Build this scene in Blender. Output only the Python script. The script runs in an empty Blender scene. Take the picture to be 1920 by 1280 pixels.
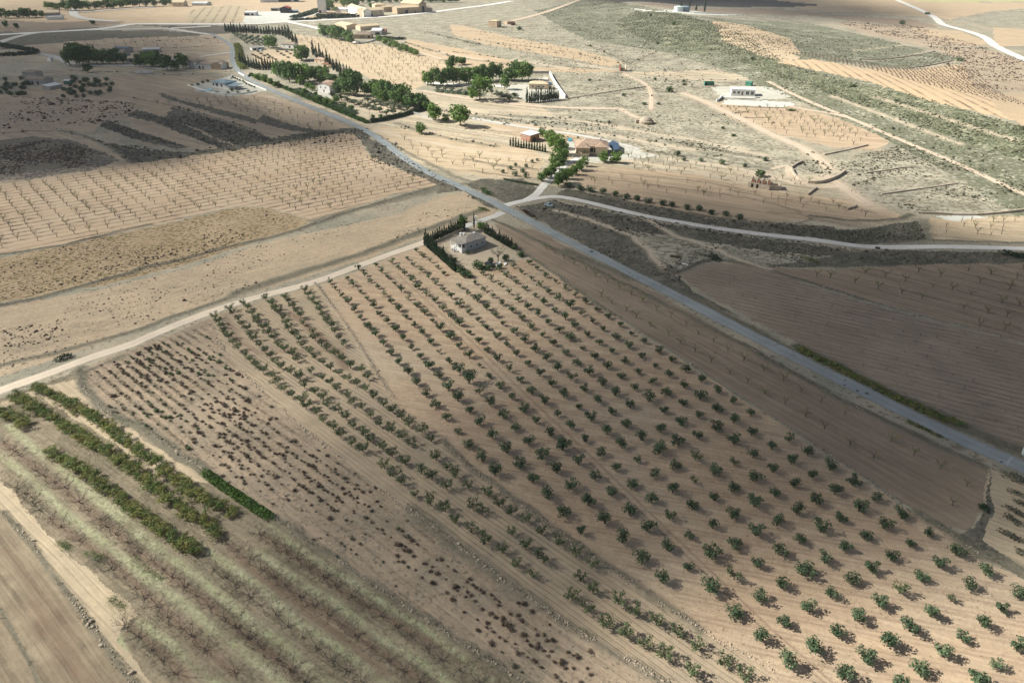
import bpy, math, random
import numpy as np
from math import radians, sin, cos, tan, pi, atan2, sqrt
rng = np.random.default_rng(7); random.seed(7)
SC = bpy.context.scene
COL = SC.collection
# ------------------------------------------------------------ camera
CAMH, F, TH = 110.0, 1330.0, radians(29.8)
cd = bpy.data.cameras.new('camera'); cam = bpy.data.objects.new('camera', cd); COL.objects.link(cam)
cam.location = (0, 0, CAMH); cam.rotation_euler = (radians(90) - TH, 0, 0)
cd.sensor_width = 36; cd.lens = 36 * F / 1920; cd.clip_start = 1; cd.clip_end = 20000
SC.camera = cam
# ------------------------------------------------------------ light
SUN_EL, SUN_ANG = radians(38), radians(170)       # direction towards the sun, angle from +X
world = bpy.data.worlds.new('World'); SC.world = world; world.use_nodes = True
wn = world.node_tree.nodes; wl = world.node_tree.links; wn.clear()
sky = wn.new('ShaderNodeTexSky'); sky.sky_type = 'NISHITA'; sky.sun_disc = False
sky.sun_elevation = SUN_EL; sky.sun_rotation = (pi / 2 - SUN_ANG) % (2 * pi)
sky.air_density = 1.0; sky.dust_density = 1.5; sky.ozone_density = 1.0
bg = wn.new('ShaderNodeBackground'); bg.inputs[1].default_value = 0.041
wo = wn.new('ShaderNodeOutputWorld'); hs = wn.new('ShaderNodeHueSaturation'); hs.inputs['Saturation'].default_value = .62; wl.new(sky.outputs[0], hs.inputs['Color']); wl.new(hs.outputs[0], bg.inputs[0]); wl.new(bg.outputs[0], wo.inputs[0])
SD = np.array([cos(SUN_EL) * cos(SUN_ANG), cos(SUN_EL) * sin(SUN_ANG), sin(SUN_EL)])   # towards the sun
ld = bpy.data.lights.new('sun', 'SUN'); ld.energy = 4.6; ld.angle = radians(0.53); ld.color = (1.0, 0.955, 0.87)
sun = bpy.data.objects.new('sun', ld); COL.objects.link(sun)
from mathutils import Vector, Matrix
sun.rotation_euler = Vector(SD).to_track_quat('Z', 'Y').to_euler(); sun.location = (0, 0, 500)
SC.view_settings.view_transform = 'Standard'; SC.view_settings.look = 'None'
SC.view_settings.exposure = 1.02; SC.view_settings.gamma = 1.0; SC.view_settings.use_curve_mapping = False
SC.cycles.max_bounces = 4; SC.cycles.diffuse_bounces = 2; SC.cycles.glossy_bounces = 2
SC.cycles.transparent_max_bounces = 12; SC.cycles.volume_bounces = 0
SC.cycles.use_adaptive_sampling = True; SC.cycles.adaptive_threshold = 0.02

# ------------------------------------------------------------ terrain shape
RIDGE = None
def flat(u, v):
    x = (u - 960) / F; y = (640 - v) / F
    d = np.array([x, cos(TH) + y * sin(TH), -sin(TH) + y * cos(TH)])
    return d
def fxy(u, v):
    d = flat(u, v); return d[:2] / -d[2] * CAMH
RID = np.array([fxy(*p) for p in [(1180, 8), (1300, 50), (1440, 108), (1700, 182), (1920, 240), (2300, 350)]])
def dseg(x, y, P):
    best = np.full(np.shape(x), 1e9)
    for a, b in zip(P[:-1], P[1:]):
        d = b - a; L = d @ d + 1e-12
        t = np.clip(((x - a[0]) * d[0] + (y - a[1]) * d[1]) / L, 0, 1)
        q = (x - a[0] - t * d[0]) ** 2 + (y - a[1] - t * d[1]) ** 2
        best = np.minimum(best, q)
    return np.sqrt(best)
def T(x, y):
    h = 0.5 * np.sin(x / 83 + 1) * np.sin(y / 97) + 0.18 * np.sin(x / 29 + .7) * np.cos(y / 33)
    h = h + 9.0 * np.exp(-(dseg(x, y, RID) / 75) ** 2)
    h = h + 3.0 * np.exp(-((x - 60) ** 2 + (y - 760) ** 2) / 150 ** 2)
    return h
TS = np.concatenate([np.arange(90, 700, 3.0), np.arange(700, 4200, 8.0)])
def U(u, v, full=False):
    d = flat(u, v); d = d / np.linalg.norm(d)
    z = CAMH + d[2] * TS
    g = z - T(d[0] * TS, d[1] * TS)
    k = np.argmax(g < 0) if (g < 0).any() else len(TS) - 1
    if k == 0: k = 1
    a, b = g[k - 1], g[k]
    t = TS[k - 1] + (TS[k] - TS[k - 1]) * (a / (a - b) if a != b else 0)
    return (d * t + np.array([0, 0, CAMH])) if full else (d * t)[:2]
def UU(s):
    """'u,v u,v ...' (or list) in picture pixels -> ground points"""
    if isinstance(s, str): s = [tuple(map(float, q.split(','))) for q in s.split()]
    return np.array([U(*p) for p in s])
def ppm(u, v):
    """pixels per metre across, and pixels per metre of height, at the ground seen at u,v"""
    p = U(u, v, True); c = np.array([0, 0, CAMH]); r = np.linalg.norm(p - c)
    dep = (p - c) @ np.array([0, cos(TH), -sin(TH)])
    s = F / dep
    return s, s * sqrt(max(0.05, 1 - (CAMH - p[2]) ** 2 / r ** 2))

def zoomc(ox, oy, k, s):
    return [(ox + float(a) / k, oy + float(b) / k) for a, b in (q.split(',') for q in s.split())]

# ------------------------------------------------------------ materials
def nt(m):
    m.use_nodes = True; n = m.node_tree.nodes; n.clear(); return n, m.node_tree.links
class NB:
    def __init__(s, m): s.n, s.l = nt(m)
    def new(s, t, **k):
        o = s.n.new(t)
        for a, b in k.items():
            if a.startswith('i_'): o.inputs[int(a[2:])].default_value = b
            else: setattr(o, a, b)
        return o
    def math(s, op, a, b=None, c=None, clamp=False):
        o = s.n.new('ShaderNodeMath'); o.operation = op; o.use_clamp = clamp
        for i, v in enumerate((a, b, c)):
            if v is None: continue
            if isinstance(v, (int, float)): o.inputs[i].default_value = v
            else: s.l.new(v, o.inputs[i])
        return o.outputs[0]
    def noise(s, vec, scale, detail=3, rough=.55):
        o = s.n.new('ShaderNodeTexNoise'); o.inputs['Scale'].default_value = scale
        o.inputs['Detail'].default_value = detail; o.inputs['Roughness'].default_value = rough
        s.l.new(vec, o.inputs['Vector']); return o.outputs['Fac']
    def ramp(s, v, a, b, smooth=True):
        o = s.n.new('ShaderNodeMapRange'); o.interpolation_type = 'SMOOTHSTEP' if smooth else 'LINEAR'
        o.inputs[1].default_value = a; o.inputs[2].default_value = b; s.l.new(v, o.inputs[0]); return o.outputs[0]
    def mix(s, f, a, b):
        o = s.n.new('ShaderNodeMix'); o.data_type = 'RGBA'
        if isinstance(f, (int, float)): o.inputs[0].default_value = f
        else: s.l.new(f, o.inputs[0])
        for i, v in ((6, a), (7, b)):
            if isinstance(v, tuple): o.inputs[i].default_value = (*v, 1)
            else: s.l.new(v, o.inputs[i])
        return o.outputs[2]
    def mul(s, c, f):
        o = s.n.new('ShaderNodeVectorMath'); o.operation = 'SCALE'; s.l.new(c, o.inputs[0]); s.l.new(f, o.inputs[3]); return o.outputs[0]
    def out(s, col, rough=.9, bump=None, bs=.3, bd=.1, metal=0, spec=.2):
        b = s.n.new('ShaderNodeBsdfPrincipled'); b.inputs['Roughness'].default_value = rough
        b.inputs['Metallic'].default_value = metal; b.inputs['Specular IOR Level'].default_value = spec
        if isinstance(col, tuple): b.inputs[0].default_value = (*col, 1)
        else: s.l.new(col, b.inputs[0])
        if bump is not None:
            u = s.n.new('ShaderNodeBump'); u.inputs['Strength'].default_value = bs; u.inputs['Distance'].default_value = bd
            s.l.new(bump, u.inputs['Height']); s.l.new(u.outputs[0], b.inputs['Normal'])
        o = s.n.new('ShaderNodeOutputMaterial'); s.l.new(b.outputs[0], o.inputs[0]); return b
VEG = (0.135, 0.125, 0.09); PALE = (0.50, 0.42, 0.31)
def tn(c): r, g, b_ = c; return (r * .95, g * 1.005, b_ * .985)
def soil(name, c1, c2, blotch=18, ang=None, period=3.0, row=0.0, streak=0.0, speck=0.0, spk=1.1, spc=(.12, .10, .065), fine=.27, big=1.0, speck2=0, sf=.9, grass=False):
    m = bpy.data.materials.new(name); b = NB(m); c1 = tn(c1); c2 = tn(c2)
    P = b.new('ShaderNodeNewGeometry').outputs['Position']
    n1 = b.noise(P, 1 / blotch, 5, .62)
    col = b.mix(b.ramp(n1, .5 - .14 * big, .5 + .14 * big), c1, c2)
    nf = b.noise(P, 1.3, 7, .78); nf = b.ramp(nf, .22, .78, False); nm = b.noise(P, .11, 3, .6)
    val = b.math('MULTIPLY_ADD', nf, fine * 2, 1 - fine)
    val = b.math('MULTIPLY', val, b.math('MULTIPLY_ADD', nm, .26, .87))
    n4 = b.ramp(b.noise(P, .42, 5, .74), .3, .7, False); val = b.math('MULTIPLY', val, b.math('MULTIPLY_ADD', n4, fine * .75, 1 - fine * .38))
    hgt = nf
    if ang is not None:
        mp = b.new('ShaderNodeMapping'); mp.vector_type = 'TEXTURE'; mp.inputs['Rotation'].default_value = (0, 0, ang)
        b.l.new(P, mp.inputs['Vector'])
        wob = b.noise(P, .04, 2, .5)
        sx = b.new('ShaderNodeSeparateXYZ'); b.l.new(mp.outputs[0], sx.inputs[0])
        yy = b.math('MULTIPLY_ADD', wob, 1.2, sx.outputs[1])
        if row:
            sn = b.math('SINE', b.math('MULTIPLY', yy, 2 * pi / period))
            sn = b.ramp(sn, .35, .97)
            var = b.noise(P, .25, 3, .6)
            var2 = b.noise(P, .035, 2, .5)
            rw = b.math('MULTIPLY', sn, b.math('MULTIPLY_ADD', b.math('MULTIPLY', b.ramp(var, .25, .75), b.ramp(var2, .3, .6)), 1.3, .15))
            val = b.math('MULTIPLY', val, b.math('MULTIPLY_ADD', rw, -row, 1.0))
            hgt = b.math('MULTIPLY_ADD', sn, -1.0, nf)
        if streak:
            cx = b.new('ShaderNodeCombineXYZ')
            b.l.new(b.math('MULTIPLY', sx.outputs[0], .05 * sf), cx.inputs[0]); b.l.new(b.math('MULTIPLY', yy, sf), cx.inputs[1])
            st = b.noise(cx.outputs[0], 1.6, 5, .7)
            val = b.math('MULTIPLY', val, b.math('MULTIPLY_ADD', b.ramp(st, .3, .7), -streak, 1 + streak * .45))
    col = b.mul(col, val)
    if speck:
        s1 = b.noise(P, spk, 4, .68); s2 = b.noise(P, .06, 3, .6)
        th = b.math('MULTIPLY_ADD', s2, -.22, .77 - .18 * speck)
        f = b.math('MULTIPLY', b.math('SUBTRACT', s1, th), 14, clamp=True)
        col = b.mix(b.math('MULTIPLY', f, .8), col, spc)
    if speck2:
        s1 = b.noise(P, .42, 4, .6); s2 = b.noise(P, .03, 3, .6)
        f = b.math('MULTIPLY', b.math('SUBTRACT', b.math('MULTIPLY_ADD', s2, .5, s1), .98 - .25 * speck2), 8, clamp=True)
        col = b.mix(b.math('MULTIPLY', f, .7), col, spc)
    at = b.new('ShaderNodeAttribute', attribute_name='paint')
    sp = b.new('ShaderNodeSeparateColor'); b.l.new(at.outputs['Color'], sp.inputs[0])
    rag = b.noise(P, .8, 5, .7)
    f1 = b.math('MULTIPLY', b.math('ADD', b.math('MULTIPLY_ADD', sp.outputs[0], 1.7, -.85), b.math('MULTIPLY_ADD', rag, 1.1, -.15)), 1.0, clamp=True)
    f1 = b.math('MULTIPLY', f1, b.ramp(sp.outputs[0], .02, .3))
    vg = b.mul(b.mix(b.noise(P, .5, 5, .7), (.085, .085, .06), (.21, .185, .135)), b.math('MULTIPLY_ADD', nf, .9, .55))
    col = b.mix(f1, col, vg)
    f2 = b.math('MULTIPLY', sp.outputs[1], b.math('MULTIPLY_ADD', rag, 1.0, .45), clamp=True)
    col = b.mix(f2, col, b.mul(b.mix(.5, PALE, PALE), b.math('MULTIPLY_ADD', nf, .3, .85)))
    f3 = b.math('MULTIPLY', sp.outputs[2], b.math('MULTIPLY_ADD', rag, 1.1, .4), clamp=True)
    col = b.mix(f3, col, (.17, .112, .078))
    if grass:
        gz_ = b.noise(P, 1.1, 6, .75); f4 = b.math('MULTIPLY', b.math('MULTIPLY', at.outputs['Alpha'], b.ramp(b.noise(P, .07, 3, .6), .3, .52)), b.math('MULTIPLY_ADD', gz_, 6.0, -2.1), clamp=True)
        col = b.mix(f4, col, b.mul(b.mix(b.noise(P, .16, 4, .6), (.27, .30, .15), (.46, .445, .31)), b.math('MULTIPLY_ADD', b.noise(P, 3.0, 4, .8), 1.0, .45)))
    b.out(col, .95, hgt, .55, .12)
    return m
def simple(name, c, rough=.8, var=.15, scale=2.0, metal=0, spec=.3, rnd=0.0, c2=None):
    m = bpy.data.materials.new(name); b = NB(m)
    P = b.new('ShaderNodeNewGeometry').outputs['Position']
    nf = b.noise(P, scale, 4, .65)
    col = b.mix(b.ramp(nf, .35, .65), c, c2 if c2 else tuple(x * (1 - var) for x in c))
    val = b.math('MULTIPLY_ADD', nf, var, 1 - var / 2)
    if rnd:
        oi = b.new('ShaderNodeObjectInfo'); val = b.math('MULTIPLY', val, b.math('MULTIPLY_ADD', oi.outputs['Random'], rnd, 1 - rnd / 2))
    b.out(b.mul(col, val), rough, nf, .25, .05, metal, spec); return m
def foliage(name, c, c2, rnd=.35, scale=1.2):
    m = bpy.data.materials.new(name); b = NB(m)
    P = b.new('ShaderNodeNewGeometry').outputs['Position']
    nf = b.noise(P, scale, 3, .6); oi = b.new('ShaderNodeObjectInfo')
    f = b.math('ADD', b.ramp(nf, .35, .65), b.math('MULTIPLY_ADD', oi.outputs['Random'], .5, -.25), clamp=True)
    col = b.mix(f, c, c2)
    val = b.math('MULTIPLY_ADD', oi.outputs['Random'], rnd, 1 - rnd / 2)
    d = b.new('ShaderNodeBsdfPrincipled'); b.l.new(b.mul(col, val), d.inputs[0]); d.inputs['Roughness'].default_value = .7
    d.inputs['Specular IOR Level'].default_value = .25
    t = b.new('ShaderNodeBsdfTranslucent'); b.l.new(b.mul(col, b.math('MULTIPLY', val, 1.1)), t.inputs[0])
    mx = b.new('ShaderNodeMixShader', i_0=.22); b.l.new(d.outputs[0], mx.inputs[1]); b.l.new(t.outputs[0], mx.inputs[2])
    o = b.new('ShaderNodeOutputMaterial'); b.l.new(mx.outputs[0], o.inputs[0]); return m
M = dict(
    olive=foliage('olive_leaves', (.050, .092, .042), (.095, .140, .072)),
    olive2=foliage('silvery_olive_leaves', (.075, .105, .06), (.12, .15, .09)),
    almond=foliage('almond_leaves', (.070, .105, .043), (.125, .160, .075)),
    leafy=foliage('autumn_green_leaves', (.085, .145, .032), (.19, .185, .05), .4, .5),
    leafy2=foliage('hedge_leaves', (.045, .105, .016), (.09, .16, .03)),
    pine=foliage('pine_needles', (.055, .118, .030), (.11, .185, .048), .4, .5),
    pine2=foliage('bright_pine_needles', (.085, .165, .035), (.15, .235, .055), .4, .5),
    cypress=foliage('cypress_foliage', (.018, .040, .018), (.036, .066, .028)),
    hedge=foliage('dark_hedge_foliage', (.020, .042, .018), (.036, .066, .026), .2),
    twig=simple('grey_twigs', (.13, .105, .085), rnd=.3), 
    black=simple('black_bark', (.06, .05, .042), rnd=.3),
    bark=simple('brown_bark', (.14, .105, .08), rnd=.3),
    sprout=foliage('yellow_green_leaves', (.15, .19, .05), (.20, .22, .07)),
    brush=foliage('brown_dry_brush', (.098, .070, .050), (.16, .12, .085), .5),
    gbrush=foliage('grey_green_scrub', (.088, .094, .062), (.155, .15, .10), .4),
    hillgreen=foliage('olive_green_scrub', (.042, .048, .026), (.088, .088, .05), .3),
    dscrub=foliage('dark_grey_weeds', (.062, .058, .044), (.12, .108, .08), .4),
    ggreen=foliage('green_shrub_leaves', (.045, .095, .03), (.085, .13, .05), .4),
    grass=foliage('pale_mown_grass', (.33, .34, .19), (.46, .45, .32), .2, .6),
    stone=simple('limestone', (.44, .37, .28), var=.35, scale=1.2, rnd=.2),
    white=simple('white_render', (.78, .77, .74), var=.06), grey=simple('grey_render', (.42, .45, .455), var=.12),
    cream=simple('cream_render', (.66, .53, .38), var=.12), ochre=simple('ochre_stone_wall', (.52, .40, .27), var=.25),
    rubble=simple('rubble_stone_wall', (.54, .46, .36), var=.35, scale=1.0),
    brickm=simple('orange_brick', (.36, .20, .135), var=.2), redm=simple('red_steel', (.35, .07, .05), var=.1),
    tile=simple('terracotta_tiles', (.40, .29, .215), var=.3, scale=.8), tileg=simple('weathered_grey_tiles', (.30, .275, .235), var=.3, scale=.8), tileb=simple('weathered_brown_tiles', (.29, .235, .18), var=.3, scale=.8),
    tiley=simple('sandy_tiles', (.62, .51, .34), var=.2, scale=.8), slate=simple('blue_grey_roof', (.18, .26, .31), var=.15),
    sheet=simple('pale_metal_sheet', (.60, .62, .62), rough=.5, var=.1), blue=simple('blue_sheet', (.05, .09, .15), rough=.5),
    green=simple('green_sheet', (.05, .20, .14), rough=.5), dark=simple('dark_interior', (.02, .022, .028), rough=.6),
    glass=simple('window_glass', (.03, .035, .045), rough=.15, spec=.8), wood=simple('brown_door', (.16, .08, .04)),
    water=simple('pool_water', (.06, .30, .40), rough=.08, spec=.8, scale=.6), paving=simple('white_gravel', (.66, .63, .58), var=.1, scale=.5),
    carw=simple('pale_blue_car_paint', (.35, .45, .48), rough=.3, spec=.6), card=simple('dark_car_paint', (.03, .035, .045), rough=.3, spec=.6),
    tyre=simple('black_tyre', (.02, .02, .02)), conc=simple('concrete', (.42, .41, .38), var=.2), 
    paint=simple('white_road_paint', (.62, .62, .60)), tank=simple('pale_tank_plastic', (.60, .68, .68), rough=.4),
    rust=simple('rusty_wall', (.22, .10, .06), var=.3),
)

# ------------------------------------------------------------ mesh helpers
def mk_mesh(name, V, Fc, mat, smooth=False):
    me = bpy.data.meshes.new(name); V = np.asarray(V, dtype=np.float32)
    if isinstance(Fc, np.ndarray) and Fc.ndim == 2:
        k = Fc.shape[1]; me.vertices.add(len(V)); me.vertices.foreach_set('co', V.ravel())
        me.loops.add(Fc.size); me.loops.foreach_set('vertex_index', Fc.ravel().astype(np.int32))
        me.polygons.add(len(Fc)); me.polygons.foreach_set('loop_start', np.arange(0, Fc.size, k, dtype=np.int32))
        me.polygons.foreach_set('loop_total', np.full(len(Fc), k, dtype=np.int32))
        me.update(calc_edges=True)
    else:
        me.from_pydata([tuple(map(float, v)) for v in V], [], [tuple(int(i) for i in f) for f in Fc]); me.update()
    if smooth: me.polygons.foreach_set('use_smooth', np.ones(len(me.polygons), dtype=bool))
    for mm in (mat if isinstance(mat, list) else [mat]): me.materials.append(mm)
    return me
def obj(name, me, parent=None, loc=None, rot=0, label=None, cat=None, group=None, kind=None):
    o = bpy.data.objects.new(name, me); COL.objects.link(o)
    if parent is not None: o.parent = parent
    if loc is not None: o.location = tuple(float(q) for q in loc)
    if rot: o.rotation_euler = (0, 0, rot)
    for k, v in (('label', label), ('category', cat), ('group', group), ('kind', kind)):
        if v: o[k] = v
    return o
class MB:
    def __init__(s): s.v = []; s.f = []
    def add(s, V, Fc):
        o = len(s.v); s.v += [tuple(v) for v in V]; s.f += [tuple(i + o for i in f) for f in Fc]; return s
    def box(s, x0, x1, y0, y1, z0, z1):
        return s.add([(x0, y0, z0), (x1, y0, z0), (x1, y1, z0), (x0, y1, z0), (x0, y0, z1), (x1, y0, z1), (x1, y1, z1), (x0, y1, z1)],
                     [(0, 3, 2, 1), (4, 5, 6, 7), (0, 1, 5, 4), (1, 2, 6, 5), (2, 3, 7, 6), (3, 0, 4, 7)])
    def tube(s, a, b, r0, r1, n=5, cap=True):
        a = np.array(a, float); b = np.array(b, float); d = b - a; L = np.linalg.norm(d)
        if L < 1e-6: return s
        d /= L; q = np.array([0, 0, 1.]) if abs(d[2]) < .9 else np.array([1., 0, 0])
        e1 = np.cross(d, q); e1 /= np.linalg.norm(e1); e2 = np.cross(d, e1)
        V = []
        for c, r in ((a, r0), (b, r1)):
            for k in range(n):
                t = 2 * pi * k / n; V.append(c + r * (cos(t) * e1 + sin(t) * e2))
        Fc = [(k, (k + 1) % n, n + (k + 1) % n, n + k) for k in range(n)]
        if cap: Fc += [tuple(range(n))[::-1], tuple(range(n, 2 * n))]
        return s.add(V, Fc)
    def mesh(s, name, mat, smooth=False): return mk_mesh(name, s.v, s.f, mat, smooth)

# ------------------------------------------------------------ ground data: fields, strokes
def dirang(a, b):
    p, q = U(*a), U(*b); return atan2(q[1] - p[1], q[0] - p[0])
TAN1, TAN2 = (.46, .335, .222), (.41, .305, .21)
GREY1, GREY2 = (.30, .265, .205), (.24, .215, .165)
S = {}
def field(mat, poly=None, stroke=None, width=0, name='field'): FIELDS.append((name, mat, UU(poly) if poly is not None else None, UU(stroke) if stroke is not None else None, width))
FIELDS = []
base_mat = soil('dry_ground', (.38, .315, .235), (.27, .245, .19), 22, speck=.55, spk=.6, speck2=.5)
LW = dict(
 scrub=soil('hillside_scrub_ground', (.58, .52, .42), (.42, .38, .29), 26, speck=1.3, spk=.4, spc=(.10, .108, .065), speck2=1.5, fine=.25),
 hillg=soil('green_scrub_ground', (.27, .255, .175), (.42, .385, .28), 12, speck=1.3, spk=.45, spc=(.075, .088, .045), speck2=1.2, fine=.25),
 greyslope=soil('grey_fallow_ground', (.43, .375, .29), (.30, .272, .21), 14, speck=.9, spk=.4, fine=.24, speck2=.7, ang=dirang((900, 250), (1300, 290)), streak=.35, sf=.16),
 slope=soil('pale_terrace_ground', (.47, .37, .265), (.40, .335, .25), 18, ang=dirang((800, 235), (1250, 300)), period=5, streak=.65, sf=.15, speck=.4, spk=.4, speck2=.4),
 dark=soil('dark_weedy_ground', (.105, .095, .075), (.18, .155, .118), 6, speck=.9, spk=.7, fine=.34, spc=(.055, .055, .04), speck2=.5),
 tanA=soil('sandy_field_soil', TAN1, TAN2, 25),
)
S['young'] = soil('almond_field_soil', (.47, .345, .245), (.44, .315, .215), 30, ang=dirang((200, 447), (312, 425)), period=5.2, row=.58, streak=.12, fine=.1, sf=.3)
S['speckled'] = soil('old_vineyard_soil', (.35, .25, .155), (.40, .285, .185), 20, ang=dirang((0, 520), (290, 450)), period=2.3, row=.38, streak=.2, speck=.85, spk=.6, spc=(.12, .10, .035))
S['fallow'] = soil('fallow_soil', (.44, .325, .225), (.39, .30, .21), 16, ang=dirang((200, 560), (480, 490)), period=2, streak=.33, speck=.40, spk=.85, spc=(.17, .145, .10))
S['grove'] = soil('olive_grove_soil', (.42, .315, .225), (.445, .312, .212), 40, ang=dirang((1000, 900), (1400, 1000)), period=6.4, row=.0, streak=.26, fine=.22, sf=.6, speck=.38, spk=1.9, spc=(.20, .145, .095))
S['leafstrip'] = soil('almond_strip_soil', (.40, .30, .21), (.34, .262, .19), 14, ang=dirang((640, 800), (960, 1030)), period=1.15, row=.25, streak=.22, fine=.15)
S['brush'] = soil('abandoned_vineyard_soil', (.36, .265, .19), (.29, .225, .165), 10, ang=dirang((500, 830), (800, 1050)), period=2.6, row=.16, streak=.28, speck=.5, spk=1.0, spc=(.13, .115, .085), fine=.22)
S['bare'] = soil('orchard_soil', (.255, .20, .14), (.20, .162, .112), 8, ang=dirang((200, 960), (480, 1170)), period=3, streak=.5, speck=.6, spk=1.2, fine=.3, grass=True)
S['mown'] = soil('mown_grass_ground', (.40, .40, .22), (.50, .47, .30), 5, ang=dirang((200, 960), (480, 1170)), period=1, streak=.4, speck=.4, spk=2.4, spc=(.20, .20, .10), fine=.35)
S['greenmown'] = soil('green_grass_ground', (.30, .35, .12), (.42, .41, .22), 4, ang=dirang((200, 960), (480, 1170)), period=1, streak=.4, speck=.4, spk=2.4, spc=(.15, .18, .06), fine=.35)
S['track'] = soil('sandy_track_soil', (.46, .355, .245), (.41, .32, .225), 10, ang=dirang((60, 980), (200, 1120)), period=1.6, row=.10, streak=.2, fine=.14)
S['plough1'] = soil('ploughed_brown_soil', (.27, .21, .145), (.215, .165, .115), 8, ang=dirang((60, 1060), (200, 1240)), period=3.4, row=.24, streak=.38, fine=.15)
S['brown'] = soil('red_brown_soil', (.285, .212, .155), (.25, .185, .135), 22, ang=dirang((1100, 600), (1500, 840)), period=4.6, row=.06, streak=.30, fine=.12, sf=.35)
S['plough2'] = soil('ploughed_field_soil', (.325, .248, .185), (.27, .203, .15), 26, ang=dirang((1460, 600), (1900, 700)), period=2.6, row=.28, streak=.45, fine=.16, sf=.9)
S['sapling'] = soil('sapling_field_soil', (.32, .235, .168), (.295, .215, .155), 30, ang=dirang((1500, 540), (1850, 640)), period=6, row=.22, streak=.35, fine=.18, sf=.4)
S['tanB'] = soil('sunny_orchard_soil', (.50, .38, .262), (.46, .345, .235), 20, ang=dirang((600, 110), (900, 120)), period=7, row=.14, streak=.3, fine=.14, sf=.2)
S['terr'] = soil('terrace_soil', (.45, .325, .225), (.42, .31, .215), 20, ang=dirang((1100, 330), (1500, 390)), period=6, streak=.45, fine=.15, sf=.22)
S['vine'] = soil('vineyard_soil', (.52, .37, .235), (.50, .36, .24), 30, ang=dirang((1660, 145), (1740, 190)), period=7.5, row=.6, fine=.08)
S['left'] = soil('shaded_orchard_soil', (.42, .315, .225), (.37, .285, .21), 22, ang=dirang((300, 190), (560, 240)), period=8, streak=.45, speck=.2, fine=.16, sf=.2)
S['spotted'] = soil('spotted_field_soil', (.41, .31, .225), (.36, .275, .20), 16, speck=.6, spk=.42, spc=(.06, .05, .04), fine=.15)
S['darkfield'] = soil('black_stubble_soil', (.22, .18, .145), (.30, .24, .185), 12, ang=dirang((20, 300), (160, 290)), period=2.5, row=.3, streak=.3, speck=1.1, spk=.5, spc=(.05, .045, .04))
S['farbrown'] = soil('far_brown_soil', (.27, .20, .145), (.24, .185, .14), 60, streak=.2, ang=0.1, period=9)
S['yard'] = soil('gravel_yard', (.50, .46, .40), (.44, .41, .35), 9, fine=.14, speck=.2, spk=.5)
S['white'] = soil('white_gravel_ground', (.56, .54, .49), (.50, .475, .43), 9, fine=.12, speck=.1, spk=.4)
S['cotyard'] = soil('cottage_yard_soil', (.42, .335, .25), (.40, .32, .24), 10, fine=.1)
S['faroliv'] = soil('far_vine_rows', (.40, .38, .20), (.44, .40, .24), 60, ang=dirang((1600, 2), (1800, 6)), period=16, row=.4)
S['wood'] = soil('farm_lane_ground', (.42, .36, .27), (.36, .32, .25), 20, speck=.4)

field(LW['greyslope'], '860,60 1100,-10 1500,-10 1500,330 1000,240 700,110')
# far fields across the top
field(LW['tanA'], '-60,-20 700,-20 640,40 500,45 240,44 0,60', name='field')
field(S['farbrown'], '0,36 90,42 200,38 235,42 130,55 0,60 -60,60', name='field')
field(LW['slope'], '-60,66 430,60 430,135 260,140 100,140 -60,140', name='field')
field(LW['dark'], '-20,70 180,58 300,56 395,64 330,70 200,72 60,88 0,92', name='ground')
field(S['left'], '30,86 200,72 395,66 430,84 428,92 260,100 60,104', name='field')
field(soil('striped_hill_soil', (.36, .29, .20), (.40, .31, .21), 40, ang=dirang((380, 42), (400, 16)), period=14, row=.5), '350,42 352,20 380,14 430,10 462,12 448,40 400,44', name='field')
field(LW['dark'], '-60,62 60,58 180,50 200,56 60,68 -60,74', name='ground')
field(LW['dark'], '240,46 350,47.5 480,48 480,58 420,62 398,64 330,52', name='ground')
field(LW['greyslope'], '480,48 540,44 600,42 690,37 760,34 960,14 960,40 880,52 860,56 790,58 720,52 600,60 560,60 500,60', name='ground')
field(S['left'], '250,100 428,100 428,112 330,118 250,112', name='field')
field(S['left'], '-30,185 120,150 245,140 430,148 470,168 560,196 660,240 560,262 400,284 260,270 230,210 -30,190', name='field')
field(S['wood'], '-40,118 60,118 125,116 135,128 60,135 -40,140', name='farm_yard')
field(S['spotted'], '-60,186 130,184 260,194 236,222 190,232 170,248 150,246 -60,246', name='field')
field(S['left'], '-60,246 100,246 160,258 215,290 245,306 170,325 -60,348', name='field')
field(S['darkfield'], '-60,266 60,256 130,262 190,284 222,300 170,318 60,334 -60,345', name='field')
for s in ['184,236 200,226 235,238 290,256 355,276 325,278 250,260 190,238', '235,212 257,205 300,218 362,240 412,267 438,270 412,277 350,255 287,228 240,219',
          '305,220 322,200 375,215 480,247 520,264 480,270 450,273 425,266 362,238', '192,266 225,272 275,280 350,285 437,272 560,250 660,238 700,250 690,262 560,264 400,288 320,302 250,308 236,296 205,276',
          '300,172 330,185 480,222 480,232 400,212 320,188 298,180', '490,214 560,238 620,246 600,250 540,244 480,228']:
    field(LW['dark'], s, name='weedy_bank')
field(LW['tanA'], '300,192 322,200 310,216 287,214 268,206', name='field')
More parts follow.
